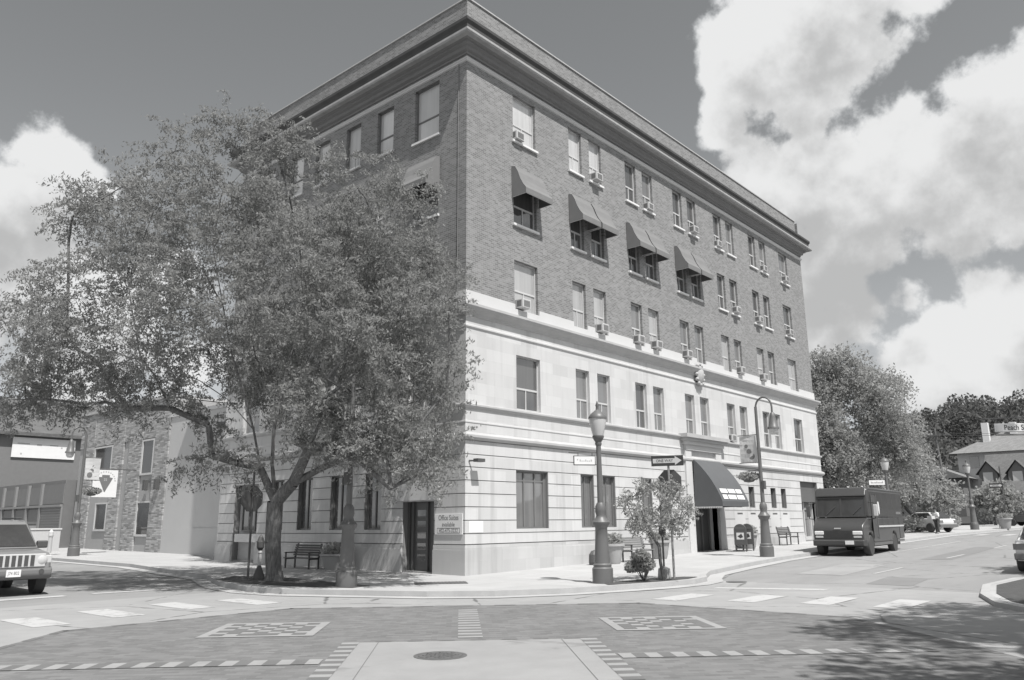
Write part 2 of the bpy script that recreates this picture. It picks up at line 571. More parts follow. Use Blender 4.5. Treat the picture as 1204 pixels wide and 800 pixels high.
# ------------------------------------------------------------------ terrain
def H(x, y):
    return .0155 * max(0, min(x, 65)) + .008 * max(0, min(y, 60))
def sheet(name, m, pts, dz, kerb=None, kerb_m=None, kind='structure'):
    """polygon laid on the terrain (cut where the slope changes); kerb = depth of its vertical edge"""
    bm = bmesh.new()
    bm.faces.new([bm.verts.new((x, y, 0)) for x, y in pts])
    for co, no in (((0,0,0),(1,0,0)), ((65,0,0),(1,0,0)), ((0,0,0),(0,1,0)), ((0,60,0),(0,1,0))):
        bmesh.ops.bisect_plane(bm, geom=bm.verts[:] + bm.edges[:] + bm.faces[:], plane_co=co, plane_no=no)
    for v in bm.verts:
        v.co.z = H(v.co.x, v.co.y) + dz
    if kerb:
        be = [e for e in bm.edges if len(e.link_faces) == 1]
        r = bmesh.ops.extrude_edge_only(bm, edges=be)
        for v in r['geom']:
            if isinstance(v, bmesh.types.BMVert):
                v.co.z -= kerb
    bmesh.ops.recalc_face_normals(bm, faces=bm.faces)
    me = bpy.data.meshes.new(name)
    bm.to_mesh(me)
    bm.free()
    me.materials.append(MT[m])
    o = bpy.data.objects.new(name, me)
    col.objects.link(o)
    if kind: o['kind'] = kind
    return o
def inset(pts, d):
    out = []
    n = len(pts)
    for i in range(n):
        a, b, c = Vector(pts[i-1]), Vector(pts[i]), Vector(pts[(i+1) % n])
        e1, e2 = (b-a).normalized(), (c-b).normalized()
        n1, n2 = Vector((-e1.y, e1.x)), Vector((-e2.y, e2.x))
        nn = (n1 + n2)
        nn = nn / max(.3, nn.length_squared) * 2 if nn.length > 1e-6 else n1
        out.append(tuple(b + nn * d))
    return out

RZ = -.14
sheet('ground', 'ground', [(-1500,-1500),(1500,-1500),(1500,1500),(-1500,1500)], -.17)
sheet('road', 'road', [(-17.6,-18.0),(-17.6,-90),(-4,-90),(-4,-18),(900,-18),(900,-2.5),(-3,-2.5),(-3,90),(-17.6,90),(-17.6,-3),(-90,-3),(-90,-18.0)], RZ)
# pale concrete of the crossing, with the paved octagon on it
sheet('crossing_pavement', 'apron', [(-17.2,-17.6),(-3,-17.6),(1.5,-15.2),(3.2,-14.5),(3.6,-6.7),(1.5,-6.3),(-4,-4.5),(-6.9,-.5),(-7.0,2.2),(-17.2,2.2)], RZ + .004)
cx, cy = -11.0, -11.0
A_, Hh = 7.85, 2.35
octo = [(cx+A_,cy-Hh),(cx+A_,cy+Hh),(cx+5.2,cy+5.0),(cx+Hh,cy+A_),(cx-Hh,cy+A_),(cx-5.1,cy+5.1),(cx-A_,cy+Hh),(cx-A_,cy-Hh),(cx-Hh,cy-A_),(cx+Hh,cy-A_)]
sheet('brick_paving', 'paver', octo, RZ + .008)
ring = MB()
for i in range(len(octo)):                       # thin pale border course of the octagon
    a, b = Vector(octo[i]), Vector(octo[(i+1) % len(octo)])
    L_ = (b-a).length
    nrm = Vector((-(b-a).y, (b-a).x)).normalized()
    k = int(L_ / .42)
    for j in range(k):
        if j % 2: continue
        p, q = a + (b-a) * (j/k), a + (b-a) * ((j+1)/k)
        ring.poly([(*(p+nrm*.0), RZ+.012), (*(q+nrm*.0), RZ+.012), (*(q+nrm*.14), RZ+.012), (*(p+nrm*.14), RZ+.012)])
tag(ring.build('paving_border', 'paver_dark'), kind='structure')
def rot45(u, v):                                  # local axes along the diagonals of the crossing
    s = math.sqrt(.5)
    return cx + (u - v) * s, cy + (u + v) * s     # u -> (1,1), v -> (-1,1)
def dquad(mb, u0, u1, v0, v1, dz):
    mb.poly([(*rot45(u, v), RZ + dz) for u, v in ((u0,v0),(u1,v0),(u1,v1),(u0,v1))])
hp = 1.72
pm = MB(); dquad(pm, -hp, hp, -hp, hp, .012)
tag(pm.build('concrete_panel', 'conc'), kind='structure')
dm, lm, jm = MB(), MB(), MB()
for sgn in (-1, 1):                               # dark soldier course round the centre panel
    n = 9
    for j in range(n):
        t0, t1 = -hp + j*2*hp/n, -hp + (j+.55)*2*hp/n
        dquad(dm, t0, t1, sgn*hp, sgn*(hp+.26), .016)
        t2 = -hp + (j+1)*2*hp/n
        dquad(lm, t1, t2, sgn*hp, sgn*(hp+.26), .016)
    for j in range(14):
        t0 = -hp + j*2*hp/14
        if j % 2 == 0: dquad(dm, sgn*(hp-.0), sgn*(hp+.1), t0, t0+2*hp/14, .016)
for j in range(12):                               # four striped bands leaving the panel
    s0 = hp + .3 + j * .37
    for (fn) in range(4):
        for sub, mb in ((0, lm), (1, dm)):
            a, b = s0 + sub*.185, s0 + sub*.185 + .185
            if fn == 0: dquad(mb, a, b, -.2, .2, .016)
            if fn == 1 and s0 < 6.2: dquad(mb, -.2, .2, a*1.0, b, .016)
            if fn == 2: dquad(mb, -b, -a, -.2, .2, .016)
            if fn == 3: dquad(mb, -.2, .2, -b, -a, .016)
for (px_, py_) in ((cx+4.9, cy+.05), (cx, cy+5.0), (cx-5, cy), (cx, cy-5)):   # checkered diamonds
    def dq(mb, u0, u1, v0, v1, dz):
        s = math.sqrt(.5)
        mb.poly([(px_+(u-v)*s, py_+(u+v)*s, RZ+dz) for u, v in ((u0,v0),(u1,v0),(u1,v1),(u0,v1))])
    h = .95
    dq(lm, -h, h, -h, h, .016)
    n = 7
    st = 2*(h-.16)/n
    for i in range(n):
        for j in range(n):
            if (i + j) % 2 == 0 or random.random() < .12:
                u, v = -h+.16+i*st, -h+.16+j*st
                dq(dm, u, u+st, v, v+st, .02)
tag(lm.build('pale_paving_stripes', 'paver_light'), kind='structure')
tag(dm.build('dark_paving_stripes', 'paver_dark'), kind='structure')
for sgn in (1, -1):
    dquad(jm, -hp, hp, sgn*(hp-.3), sgn*(hp-.29), .016)
tag(jm.build('concrete_joint', 'paver_dark'), kind='structure')
mc = thing('manhole_cover', 'round cast iron manhole cover in the pale concrete panel', 'manhole cover', (-11.1, -10.48, RZ + .012))
MB().lathe([(.37, 0), (.37, .006), (.31, .006), (.31, .003)], n=32).build('rim', 'metalcover', mc)
g = MB(); g.lathe([(.305, 0), (.305, .008)], n=32)
for i in range(-3, 4):
    for j in range(-3, 4):
        if i*i + j*j < 10: g.box((i*.08-.02, j*.08-.02, .008), (i*.08+.02, j*.08+.02, .014))
g.build('lid', 'metalcover', mc)

# corner sidewalk block with the building on it
blk = [(0.5,90),(-3.6,90),(-3.8,16),(-4.7,10.6),(-5.2,7),(-6.5,3.8),(-6.9,1.6),(-6.7,0.2),(-5.9,-1.6),(-5.0,-3.6),(-3.9,-4.9),(-2.4,-5.8),(-.8,-6.35),(.8,-6.9),(2.1,-7.2),(3.0,-7.1),(3.9,-6.6),(5.2,-6.05),(9,-5.5),(13,-5.05),(18,-4.85),(31,-4.5),(42,-4.4),(61,-6.2),(80,-7),(300,-7),(300,1.5),(32,1.5),(32,90)]
sheet('sidewalk', 'walk', blk, 0, kerb=.2)
kb = MB()
ins = inset(blk, .17)
def strip(mb, pa, pb, dz):
    for i in range(len(pa) - 1):
        a0, a1, b0, b1 = Vector(pa[i]), Vector(pa[i+1]), Vector(pb[i]), Vector(pb[i+1])
        k = max(1, int((a1-a0).length / 1.0))
        for j in range(k):
            q = [a0.lerp(a1, j/k), a0.lerp(a1, (j+1)/k), b0.lerp(b1, (j+1)/k), b0.lerp(b1, j/k)]
            mb.poly([(p.x, p.y, H(p.x, p.y) + dz) for p in q])
out = inset(blk, -.012)
strip(kb, out[1:26], ins[1:26], .006)
low = MB()
for i in range(1, 25):
    a0, a1 = Vector(out[i]), Vector(out[i+1])
    k = max(1, int((a1-a0).length / 1.0))
    for j in range(k):
        p, q = a0.lerp(a1, j/k), a0.lerp(a1, (j+1)/k)
        kb.poly([(p.x,p.y,H(p.x,p.y)+.006),(q.x,q.y,H(q.x,q.y)+.006),(q.x,q.y,H(q.x,q.y)-.2),(p.x,p.y,H(p.x,p.y)-.2)])
tag(kb.build('kerb', 'kerb'), kind='structure')
gut = MB()
g1, g2 = inset(blk, -.02), inset(blk, -.48)
strip(gut, g1[1:26], g2[1:26], RZ + .016)
tag(gut.build('gutter', 'walk'), kind='structure')
# the other corners
isl = [(-1.2,-40),(-1.2,-17.2),(-.6,-15.9),(.5,-15.05),(2.2,-14.45),(4.5,-14.05),(7,-14.3),(8.2,-15.2),(10,-16.0),(14,-16.4),(300,-16.4),(300,-40)][::-1]
sheet('sidewalk_far_corner', 'walk', isl, -.05, kerb=.15)
ki = MB(); io, ii = inset(isl, -.012), inset(isl, .17)
strip(ki, io[1:11], ii[1:11], -.044)
for i in range(1, 10):
    p, q = io[i], io[i+1]
    ki.poly([(*p, H(*p)-.044), (*q, H(*q)-.044), (*q, H(*q)-.2), (*p, H(*p)-.2)])
tag(ki.build('kerb_far_corner', 'kerb'), kind='structure')
sheet('grass_verge', 'earth', [(-.2,-16.0),(.75,-15.3),(2.3,-14.75),(4.5,-14.35),(6.8,-14.6),(7.8,-15.4),(7.5,-17.5),(1,-17.5)], -.04)
sheet('sidewalk_opposite', 'walk', [(-60,-2.6),(-19,-2.6),(-17.9,-1.5),(-17.9,60),(-60,60)], 0, kerb=.2)
# crosswalk blocks, stop lines, lane lines
pt = MB()
def mark(p, dz=RZ + .009):
    pt.poly([(x, y, H(x, y) + dz) for x, y in p])
for (x, y, a) in ((-13.15,-1.25,0),(-11.55,-.85,0),(-9.85,-.55,0),(-8.35,-.9,0)):
    mark([(x-.33,y-.95),(x+.33,y-.95),(x+.33,y+.95),(x-.33,y+.95)])
for (x, y) in ((-1.3,-8.75),(-.65,-10.35),(-.25,-11.9),(-.1,-13.4)):
    mark([(x-.95,y-.33),(x+.95,y-.33),(x+.95,y+.33),(x-.95,y+.33)])
mark([(1.2,-8.2),(1.55,-8.2),(2.45,-10.9),(2.05,-10.9)])
mark([(-17,4.0),(-10.6,4.05),(-10.6,4.45),(-17,4.4)])
mark([(-9.9,4.2),(-7.6,3.9),(-7.6,4.2),(-9.9,4.5)])
for k in range(5):
    x0 = 8 + k*9
    mark([(x0,-10.35),(x0+3,-10.35),(x0+3,-10.25),(x0,-10.25)])
mark([(20,-7.3),(34,-7.15),(34,-7.05),(20,-7.2)])
for k in range(3):
    mark([(44+k*.0,-5.6-k*1.7),(47,-5.7-k*1.7),(47,-6.3-k*1.7),(44,-6.2-k*1.7)])
tag(pt.build('road_marking', 'paint'), kind='structure')
for nm, mm, pp in (('road_patch','apron',[(7,-8.2),(12.5,-7.9),(12.4,-9.4),(6.9,-9.7)]),('road_patch','gutter_patch',[(16,-9.6),(27,-9.3),(27,-10.3),(16,-10.7)]),('road_patch','gutter_patch',[(4.4,-11.2),(7.0,-11.0),(6.9,-12.2),(4.3,-12.4)]),('road_patch','gutter_patch',[(-15.5,5.5),(-12.8,5.6),(-12.9,9.5),(-15.6,9.4)])):
    sheet(nm, mm, pp, RZ + .005)
# planting bed and tree pit
sheet('planting_bed', 'earth', [(-.7,-6.12),(-.2,-6.4),(.8,-6.72),(2.0,-7.0),(2.85,-6.9),(2.7,-6.5),(1.9,-6.1),(.6,-5.75),(-.4,-5.8)], .012)
sheet('tree_pit', 'earth', [(-6.4,2.9),(-6.2,4.6),(-5.0,5.6),(-4.2,4.4),(-4.4,1.6),(-4.6,-.9),(-5.4,-1.1),(-6.0,.4)], .012)
gr = thing('sidewalk_grate', 'dark rectangular grate in the pale pavement before the corner door', 'grate', (-2.8, -1.8, .006), R(-40))
g = MB(); g.box((-.75, -.4, 0), (.75, .4, .008))
for i in range(14):
    g.box((-.7+i*.105, -.36, .008), (-.65+i*.105, .36, .014))
g.build('grating', 'metalcover', gr)
dr = thing('drain_cover', 'small round drain cover in the road beside the planting bed', 'drain cover', (3.3, -7.9, H(3.3,0) + RZ + .004))
MB().lathe([(.3, 0), (.3, .012), (.22, .016)], n=24).build('lid', 'metalcover', dr)

# ------------------------------------------------------------------ main building
BW, BD = 32.2, 15.84
bld = thing('office_building', 'five storey corner block of brown brick over pale limestone with a deep cornice', 'office building')
def P(ax, u, z, out):
    return (u, -out, z) if ax == 'R' else (-out, u, z)
def wallf(mb, ax, u0, u1, z0, z1, out, ops, depth):
    us = sorted({u0, u1, *[min(max(o[k], u0), u1) for o in ops for k in (0, 1)]})
    zs = sorted({z0, z1, *[min(max(o[k], z0), z1) for o in ops for k in (2, 3)]})
    for a, b in zip(us, us[1:]):
        for c, d in zip(zs, zs[1:]):
            if any(o[0] < (a+b)/2 < o[1] and o[2] < (c+d)/2 < o[3] for o in ops): continue
            mb.poly([P(ax,a,c,out), P(ax,b,c,out), P(ax,b,d,out), P(ax,a,d,out)])
    for o in ops:
        a, b, c, d = max(o[0],u0), min(o[1],u1), max(o[2],z0), min(o[3],z1)
        if a >= b or c >= d: continue
        i = out - depth
        mb.poly([P(ax,a,c,out), P(ax,a,d,out), P(ax,a,d,i), P(ax,a,c,i)])
        mb.poly([P(ax,b,c,out), P(ax,b,d,out), P(ax,b,d,i), P(ax,b,c,i)])
        if d == o[3]: mb.poly([P(ax,a,d,out), P(ax,b,d,out), P(ax,b,d,i), P(ax,a,d,i)])
        if c == o[2]: mb.poly([P(ax,a,c,out), P(ax,b,c,out), P(ax,b,c,i), P(ax,a,c,i)])
def pbox(mb, ax, u0, u1, z0, z1, o0, o1):
    a, b = P(ax, u0, z0, o0), P(ax, u1, z1, o1)
    mb.box([min(a[k], b[k]) for k in range(3)], [max(a[k], b[k]) for k in range(3)])

colR = [(2.62, 4.02, 'corner end')]
for k in range(5):
    b0 = 6.3 + 4.43*k
    colR += [(b0, b0+.93, ''), (b0+1.5, b0+2.43, '')]
colR += [(28.45, 29.75, 'far end')]
colL = [(1.5,2.9),(4.2,5.25),(6.35,7.35),(8.55,9.6),(10.55,11.6),(12.9,14.3)]
FL = {2:(5.72,7.76), 3:(9.55,11.5), 4:(12.98,15.0), 5:(16.5,18.52)}
winR = {f: [(u0,u1,*FL[f]) for u0,u1,_ in colR] for f in FL}
winL = {f: [(u0,u1,*FL[f]) for u0,u1 in colL] for f in FL}
winL[5][0] = (1.5,2.9,16.3,18.6)
g1R = [(2.52,4.36,1.46,3.48),(6.4,7.3,1.46,3.48),(7.9,8.82,1.46,3.48),(10.8,11.7,1.46,3.48),(12.25,13.15,1.46,3.48)]
smallR = [(19.85,20.55,2.35,3.45),(21.4,22.1,2.35,3.45),(24.2,24.9,2.35,3.45),(25.6,26.3,2.35,3.45)]
entR = (15.3,17.75,.24,2.95)
shopR = (28.5,31.2,.5,3.96)
doorL = (1.42,3.06,.06,2.42)
g1L = [(4.25,5.24,1.46,3.5),(6.32,7.36,1.46,3.5),(8.57,9.57,1.46,3.5),(10.6,11.6,1.46,3.5)]
alcL = (12.56,14.5,.18,3.42)
brickm = MB()
for ax, L_, wn in (('R', BW, winR), ('L', BD, winL)):
    wallf(brickm, ax, 0, L_, 9.5, 19.4, 0, wn[3] + wn[4] + wn[5], .24)
pz = .12
for ax, L_ in (('R', BW), ('L', BD)):           # parapet, a little set back
    brickm.poly([P(ax,pz,20.0,-pz), P(ax,L_-pz,20.0,-pz), P(ax,L_-pz,21.6,-pz), P(ax,pz,21.6,-pz)])
brickm.poly([(BW,0,-.2),(BW,BD,-.2),(BW,BD,21.5),(BW,0,21.5)])
brickm.poly([(0,BD,-.2),(BW,BD,-.2),(BW,BD,21.5),(0,BD,21.5)])
brickm.build('brick_wall', 'brick', bld)
roof = MB(); roof.box((.4,.4,20.6),(BW-.3,BD-.3,20.9)); roof.build('roof', 'darkwall', bld)
stone = MB()
SO = .05                                          # stone stands proud of the brick
for ax, L_, wn in (('R', BW+SO, winR), ('L', BD, winL)):
    wallf(stone, ax, -SO, L_, 4.62, 9.5, SO, wn[2], .26)
stone.poly([(BW+SO,-SO,0),(BW+SO,3,0),(BW+SO,3,9.5),(BW+SO,-SO,9.5)])
stone.build('upper_stone_wall', 'stone', bld)
# ground floor: recessed joints behind courses
opsR = g1R + smallR + [entR, shopR]
opsL = g1L + [doorL, alcL]
core = MB()
wallf(core, 'R', -.0, BW, -.1, 4.6, .035, opsR, .26)
wallf(core, 'L', -.0, BD, -.1, 4.6, .035, opsL, .26)
core.build('joint_backing', 'groove', bld)
zl = [.98,1.33,1.76,2.2,2.64,3.08,3.52,3.95,4.42]
cour = MB()
def course(mb, ax, L_, z0, z1, out, ops, back=.03):
    cuts = [(o[0], o[1]) for o in ops if o[2] < z1 - .03 and o[3] > z0 + .03]
    partial = [o for o in ops if o[2] < z1 - .03 and o[3] > z0 + .03]
    segs = [(-out if ax == 'R' else -back, L_)]
    for o in partial:
        new = []
        for a, b in segs:
            if o[1] <= a or o[0] >= b: new.append((a, b)); continue
            if o[0] > a: new.append((a, o[0]))
            if o[1] < b: new.append((o[1], b))
            # slivers above / below the opening inside this course
            if z1 - o[3] > .03: extra.append((o[0], o[1], o[3], z1))
            if o[2] - z0 > .03: extra.append((o[0], o[1], z0, o[2]))
        segs = new
    for a, b in segs:
        pbox(mb, ax, a, b, z0, z1, back, out)
for ax, L_, ops in (('R', BW+.07, opsR), ('L', BD, opsL)):
    for k in range(len(zl)-1):
        extra = []
        course(cour, ax, L_, zl[k]+.014, zl[k+1]-.014, .07, ops)
        for e in extra: pbox(cour, ax, e[0]+.001, e[1]-.001, e[2], e[3], .03, .067)
cour.build('stone_courses', 'stone', bld)
pl = MB()
for ax, L_, ops in (('R', BW+.12, opsR), ('L', BD, opsL)):
    for z0, z1, o_ in ((-.2,.8,.13),(.8,.96,.1)):
        extra = []
        course(pl, ax, L_, z0, z1, o_, [o for o in ops if o[2] < .6])
pl.build('plinth', 'plinth', bld)
def rings(name, m, prof, x1=BW, y1=BD):
    """moulding profile [(out,z)...] mitred round the block"""
    mb = MB()
    n = len(prof)
    for (o0, z0), (o1, z1) in zip(prof, prof[1:]):
        c0 = [(-o0,-o0,z0),(x1+o0,-o0,z0),(x1+o0,y1+o0,z0),(-o0,y1+o0,z0)]
        c1 = [(-o1,-o1,z1),(x1+o1,-o1,z1),(x1+o1,y1+o1,z1),(-o1,y1+o1,z1)]
        for k in range(4):
            mb.poly([c0[k], c0[(k+1)%4], c1[(k+1)%4], c1[k]])
    return mb.build(name, m, bld)
rings('ground_floor_ledge', 'stone_dirty', [(.03,4.43),(.12,4.43),(.2,4.52),(.2,4.6),(.14,4.66),(.03,4.7)])
rings('band_course', 'stone_plain', [(.03,5.02),(.07,5.03),(.07,5.08),(.03,5.1)])
rings('sill_course', 'stone_dirty', [(.03,5.5),(.11,5.53),(.15,5.6),(.15,5.66),(.03,5.7)])
rings('string_course', 'stone_plain', [(.03,8.36),(.1,8.4),(.1,8.46),(.03,8.5)])
rings('belt_cornice', 'stone_dirty', [(.03,8.78),(.1,8.8),(.14,8.9),(.28,9.0),(.34,9.1),(.34,9.19),(.2,9.24),(.03,9.27)])
bandp = MB()
for ax, L_, ops in (('R', BW+.05, winR[3]), ('L', BD, winL[3])):
    cuts = [(-.06, L_)]
    pbox(bandp, ax, -.06 if ax == 'R' else 0, L_, 9.25, 9.53, .0, .06)
    prev = -.055 if ax == 'R' else 0
    for o in ops:
        pbox(bandp, ax, prev, o[0]-.02, 9.53, 9.72, .0, .055)
        prev = o[1]+.02
    pbox(bandp, ax, prev, L_, 9.53, 9.72, .0, .055)
bandp.build('pale_sill_band', 'stone_plain', bld)
rings('frieze_moulding', 'stone_plain', [(-.02,18.77),(.05,18.8),(.05,18.85),(.08,18.88),(.08,18.93),(-.02,18.95)])
rings('cornice_bed_moulding', 'bed', [(-.05,19.05),(.05,19.07),(.05,19.16),(.16,19.2),(.18,19.32),(.3,19.36),(.3,19.46),(.4,19.5)])
rings('cornice_lip', 'lip', [(.3,19.5),(.6,19.5),(.64,19.57),(.64,19.66),(.57,19.67)])
rings('cornice_fascia', 'fascia', [(.57,19.67),(.48,19.74),(.48,19.95),(.56,20.08),(.56,20.2),(-.15,20.35)])
rings('coping', 'stone_dirty', [(-.12,21.6),(-.07,21.6),(-.07,21.66),(-.5,21.68),(-.5,21.6)])
# entrance portal
po = MB()
pbox(po,'R',14.75,18.3,5.0,5.25,.03,.2)
pbox(po,'R',14.62,18.45,5.25,5.42,.03,.3)
po.build('portal_frieze', 'stone_plain', bld)
po = MB()
pbox(po,'R',14.45,18.65,5.42,5.56,.03,.42)
pbox(po,'R',14.35,18.75,5.56,5.74,.03,.5)
po.build('portal_cornice', 'stone_dirty', bld)
for u0 in (14.7, 17.78):
    po = MB(); pbox(po,'R',u0,u0+.58,.2,5.0,.03,.16); po.build('portal_pier', 'stone_plain', bld)
ed = MB(); pbox(ed,'R',15.3,17.75,.2,2.95,-.5,-.45)
pd = ed.build('entrance_door', 'door', bld)
ed = MB()
for u in (15.3, 16.1, 16.9, 17.65): pbox(ed,'R',u,u+.1,.2,2.95,-.45,-.38)
pbox(ed,'R',15.3,17.75,2.3,2.4,-.45,-.39)
ed.build('door_frame', 'greyframe', pd)
for u0 in (15.28, 17.75):
    ed = MB(); pbox(ed,'R',u0,u0+.02,.2,2.95,-.5,.03); ed.build('entrance_reveal', 'stone_plain', bld)
# cartouche on the belt course
ca = MB()
ca.lathe([(.02,0),(.3,.05),(.36,.14),(.25,.24),(.02,.3)], n=14, axis='y')
ca.v = [(x*.95+16.55, -y-.08, z*1.35+8.85) for x, y, z in ca.v]
for k in range(12):
    t = k/12*2*math.pi
    x, z = 16.55+.36*math.cos(t), 8.85+.52*math.sin(t)
    ca.lathe([(.01,-.1),(.09,-.06),(.11,0),(.09,.06),(.01,.1)], (x,-.2,z), 8)
ca.build('cartouche', 'stone_dirty', bld, smooth=50)
# shop front at the far end
sh_ = MB(); pbox(sh_,'R',28.5,31.2,2.75,3.96,-.24,-.12); sh_.build('shop_fascia', 'darkframe', bld)
sh_ = MB(); pbox(sh_,'R',28.5,31.2,.5,2.75,-.5,-.46); sw = sh_.build('shop_window', 'glass2', bld)
sh_ = MB()
for u in (28.5,29.75,30.75,31.1): pbox(sh_,'R',u,u+.09,.5,2.75,-.46,-.34)
pbox(sh_,'R',29.75,30.8,.5,.7,-.46,-.36); pbox(sh_,'R',29.75,30.8,2.3,2.42,-.46,-.36)
sh_.build('frame', 'offwhite', sw)
sh_ = MB(); pbox(sh_,'R',30.0,30.55,1.75,2.2,-.45,-.43); sh_.build('poster', 'greyink', sw)
for u0,u1,_,_ in smallR:                          # sunk panels below the small windows
    q = MB()
    pbox(q,'R',u0-.25,u1+.25,1.0,2.12,.068,.073)
    q.build('stone_panel', 'stone_plain', bld)
    q = MB()
    pbox(q,'R',u0+.05,u1-.05,2.0,2.08,.074,.078)
    q.build('vent_slot', 'darkframe', bld)
q = MB(); pbox(q,'R',.12,.8,1.36,1.74,.071,.074); q.build('repaired_stone', 'white', bld)
q = MB(); pbox(q,'L',1.15,3.35,2.46,3.06,.03,.16); q.build('door_lintel', 'stone_plain', bld)
dq_ = MB(); pbox(dq_,'L',1.42,3.06,.06,2.42,-.3,-.26); dl = dq_.build('corner_door', 'door', bld)
dq_ = MB()
for u in (1.42, 2.0, 2.75, 2.96): pbox(dq_,'L',u,u+.1,.06,2.42,-.26,-.19)
dq_.build('door_frame', 'darkframe', dl)
for k in range(5):
    q = MB(); pbox(q,'L',2.15,2.6,.4+k*.38,.62+k*.38,-.257,-.25); q.build('door_light', 'glass', dl)
# conduit and small lamp at the corner
q = MB(); q.tube((-.02,.42,9.6),(-.02,.42,18.8),.014); q.build('conduit', 'bed', bld)
wl = thing('wall_lamp', 'small wall lamp on a bracket at the limestone corner of the office block', 'wall lamp', (.1,-.08,3.72))
MB().tube((0,0,0),(.12,-.25,.0),.03).build('bracket','iron_dark',wl)
MB().box((.0,-.42,-.05),(.35,-.2,.06)).build('lamp_head','iron_dark',wl)

def window(ax, o, style, glass, sill=False, base=0.0):
    u0, u1, z0, z1 = o
    d0, d1 = base-.2, base-.13
    e = .045
    fr = MB()
    zm = z0 + (z1-z0)*.4
    wide = u1-u0 > 1.2
    pbox(fr,ax,u0,u0+e,z0,z1,d0,d1); pbox(fr,ax,u1-e,u1,z0,z1,d0,d1)
    pbox(fr,ax,u0+e,u1-e,z1-e,z1,d0,d1); pbox(fr,ax,u0+e,u1-e,z0,z0+e*1.3,d0,d1)
    if style == 'sash':
        pbox(fr,ax,u0+e,u1-e,zm-.035,zm+.035,d0,d1-.015)
        um = (u0+u1)/2
        pbox(fr,ax,um-.022,um+.022,z0+e*1.3,zm-.035,d0,d1-.02)
        m = 'offwhite'
    elif style == 'plain':
        pbox(fr,ax,u0+e,u1-e,zm-.03,zm+.03,d0,d1-.015)
        m = 'greyframe'
    elif style == 'dark3':
        pbox(fr,ax,u0+e,u0+e+.08,z0+.06,z1-e,d0,d1-.01); pbox(fr,ax,u1-e-.08,u1-e,z0+.06,z1-e,d0,d1-.01)
        for k in (1, 2):
            u = u0+(u1-u0)*k/3
            pbox(fr,ax,u-.035,u+.035,z0+.06,z1-e,d0,d1-.01)
        pbox(fr,ax,u0+e,u1-e,z1-.35,z1-.29,d0,d1-.02)
        m = 'greyframe'
    else:
        pbox(fr,ax,(u0+u1)/2-.03,(u0+u1)/2+.03,z0+.05,z1-e,d0,d1-.01)
        m = 'greyframe'
    w = fr.build('window', m, bld)
    pn = MB(); pbox(pn,ax,u0+.01,u1-.01,z0+.01,z1-.01,d0-.02,d0+.025)
    pn.build('pane', glass, w)
    if sill:
        s = MB(); pbox(s,ax,u0-.08,u1+.08,z0-.09,z0-.002,-.1,.09); s.build('sill', 'white', w)
    return w
gsel = random.Random(3)
for f in (2,3,4,5):
    for k, o in enumerate(winR[f]):
        gl = 'glass'
        if f == 5: gl = 'pane_sheen_white' if k < 3 else gsel.choice(['glass','glass2'])
        if f == 3: gl = 'pane_sheen' if k in (0,1,2) else gsel.choice(['glass2','glass2','pane_sheen'])
        if f == 2: gl = gsel.choice(['glass','glass2','glass2'])
        window('R', o, 'sash' , gl, sill=f in (4,5), base=SO if f == 2 else 0)
    for k, o in enumerate(winL[f]):
        window('L', o, 'sash' if f != 5 else 'plain', 'pane_sheen_white' if f == 5 else gsel.choice(['glass','glass2']), sill=f in (4,5), base=SO if f == 2 else 0)
for o in g1R[:1]: window('R', o, 'dark3', 'glass2', base=.05)
for o in g1R[1:]: window('R', o, 'dark2', 'glass2', base=.05)
for o in smallR: window('R', o, 'dark2', 'glass', base=.05)
for o in g1L: window('L', o, 'dark2', 'glass', base=.05)
q = MB(); pbox(q,'L',12.56,14.5,.18,3.42,-.3,-.24); q.build('alcove_wall', 'stone_dirty', bld)
window('L', (13.0,14.1,1.4,3.2), 'dark2', 'glass', base=.02)
q = MB(); pbox(q,'L',12.6,14.4,.95,1.3,-.24,.02); q.build('alcove_sill', 'stone_plain', bld)

# ---- fabric awnings of the fourth floor, one per window
def awning(ax, u0, u1, label):
    d = thing('window_awning', label, 'awning', P(ax,u0,13.9,0), 0, 'canvas awnings over the fourth floor windows')
    w = u1-u0
    prof = [(0.02,1.42),(.2,1.36),(.34,1.1),(.44,.82),(.58,.55),(.74,.34),(.74,.12)]
    sh = MB()
    for (a0,z0),(a1,z1) in zip(prof, prof[1:]):
        sh.poly([P(ax,0,z0,a0),P(ax,w,z0,a0),P(ax,w,z1,a1),P(ax,0,z1,a1)])
        sh.poly([P(ax,.012,z0,a0-.02),P(ax,w-.012,z0,a0-.02),P(ax,w-.012,z1,a1-.02),P(ax,.012,z1,a1-.02)])
    sh.build('canopy', 'awning', d)
    for u in (0.004, w-.004):
        sd_ = MB()
        pts = [P(ax,u,z,a) for a, z in prof] + [P(ax,u,.12,.02)]
        sd_.poly(pts)
        sd_.build('side_panel', 'awning', d)
    fr = MB()
    for u in (.02, w-.02):
        fr.tube(P(ax,u,.12,.02), P(ax,u,.12,.72), .015)
    fr.tube(P(ax,.02,.12,.72), P(ax,w-.02,.12,.72), .015)
    fr.build('frame', 'offwhite', d)
awn = ['single canvas awning nearest the brick corner of the sunny side, fourth floor']
pr = ['first','second','third']
awning('R', 2.5, 4.15, awn[0])
for k in range(3):
    b0 = 6.3+4.43*k
    awning('R', b0-.12, b0+1.2, 'left canvas awning of the %s awning pair from the brick corner' % pr[k])
    awning('R', b0+1.3, b0+2.55, 'right canvas awning of the %s awning pair from the brick corner' % pr[k])
awning('L', 1.4, 3.0, 'canvas awning on the shaded side of the brick block, half behind the big tree')

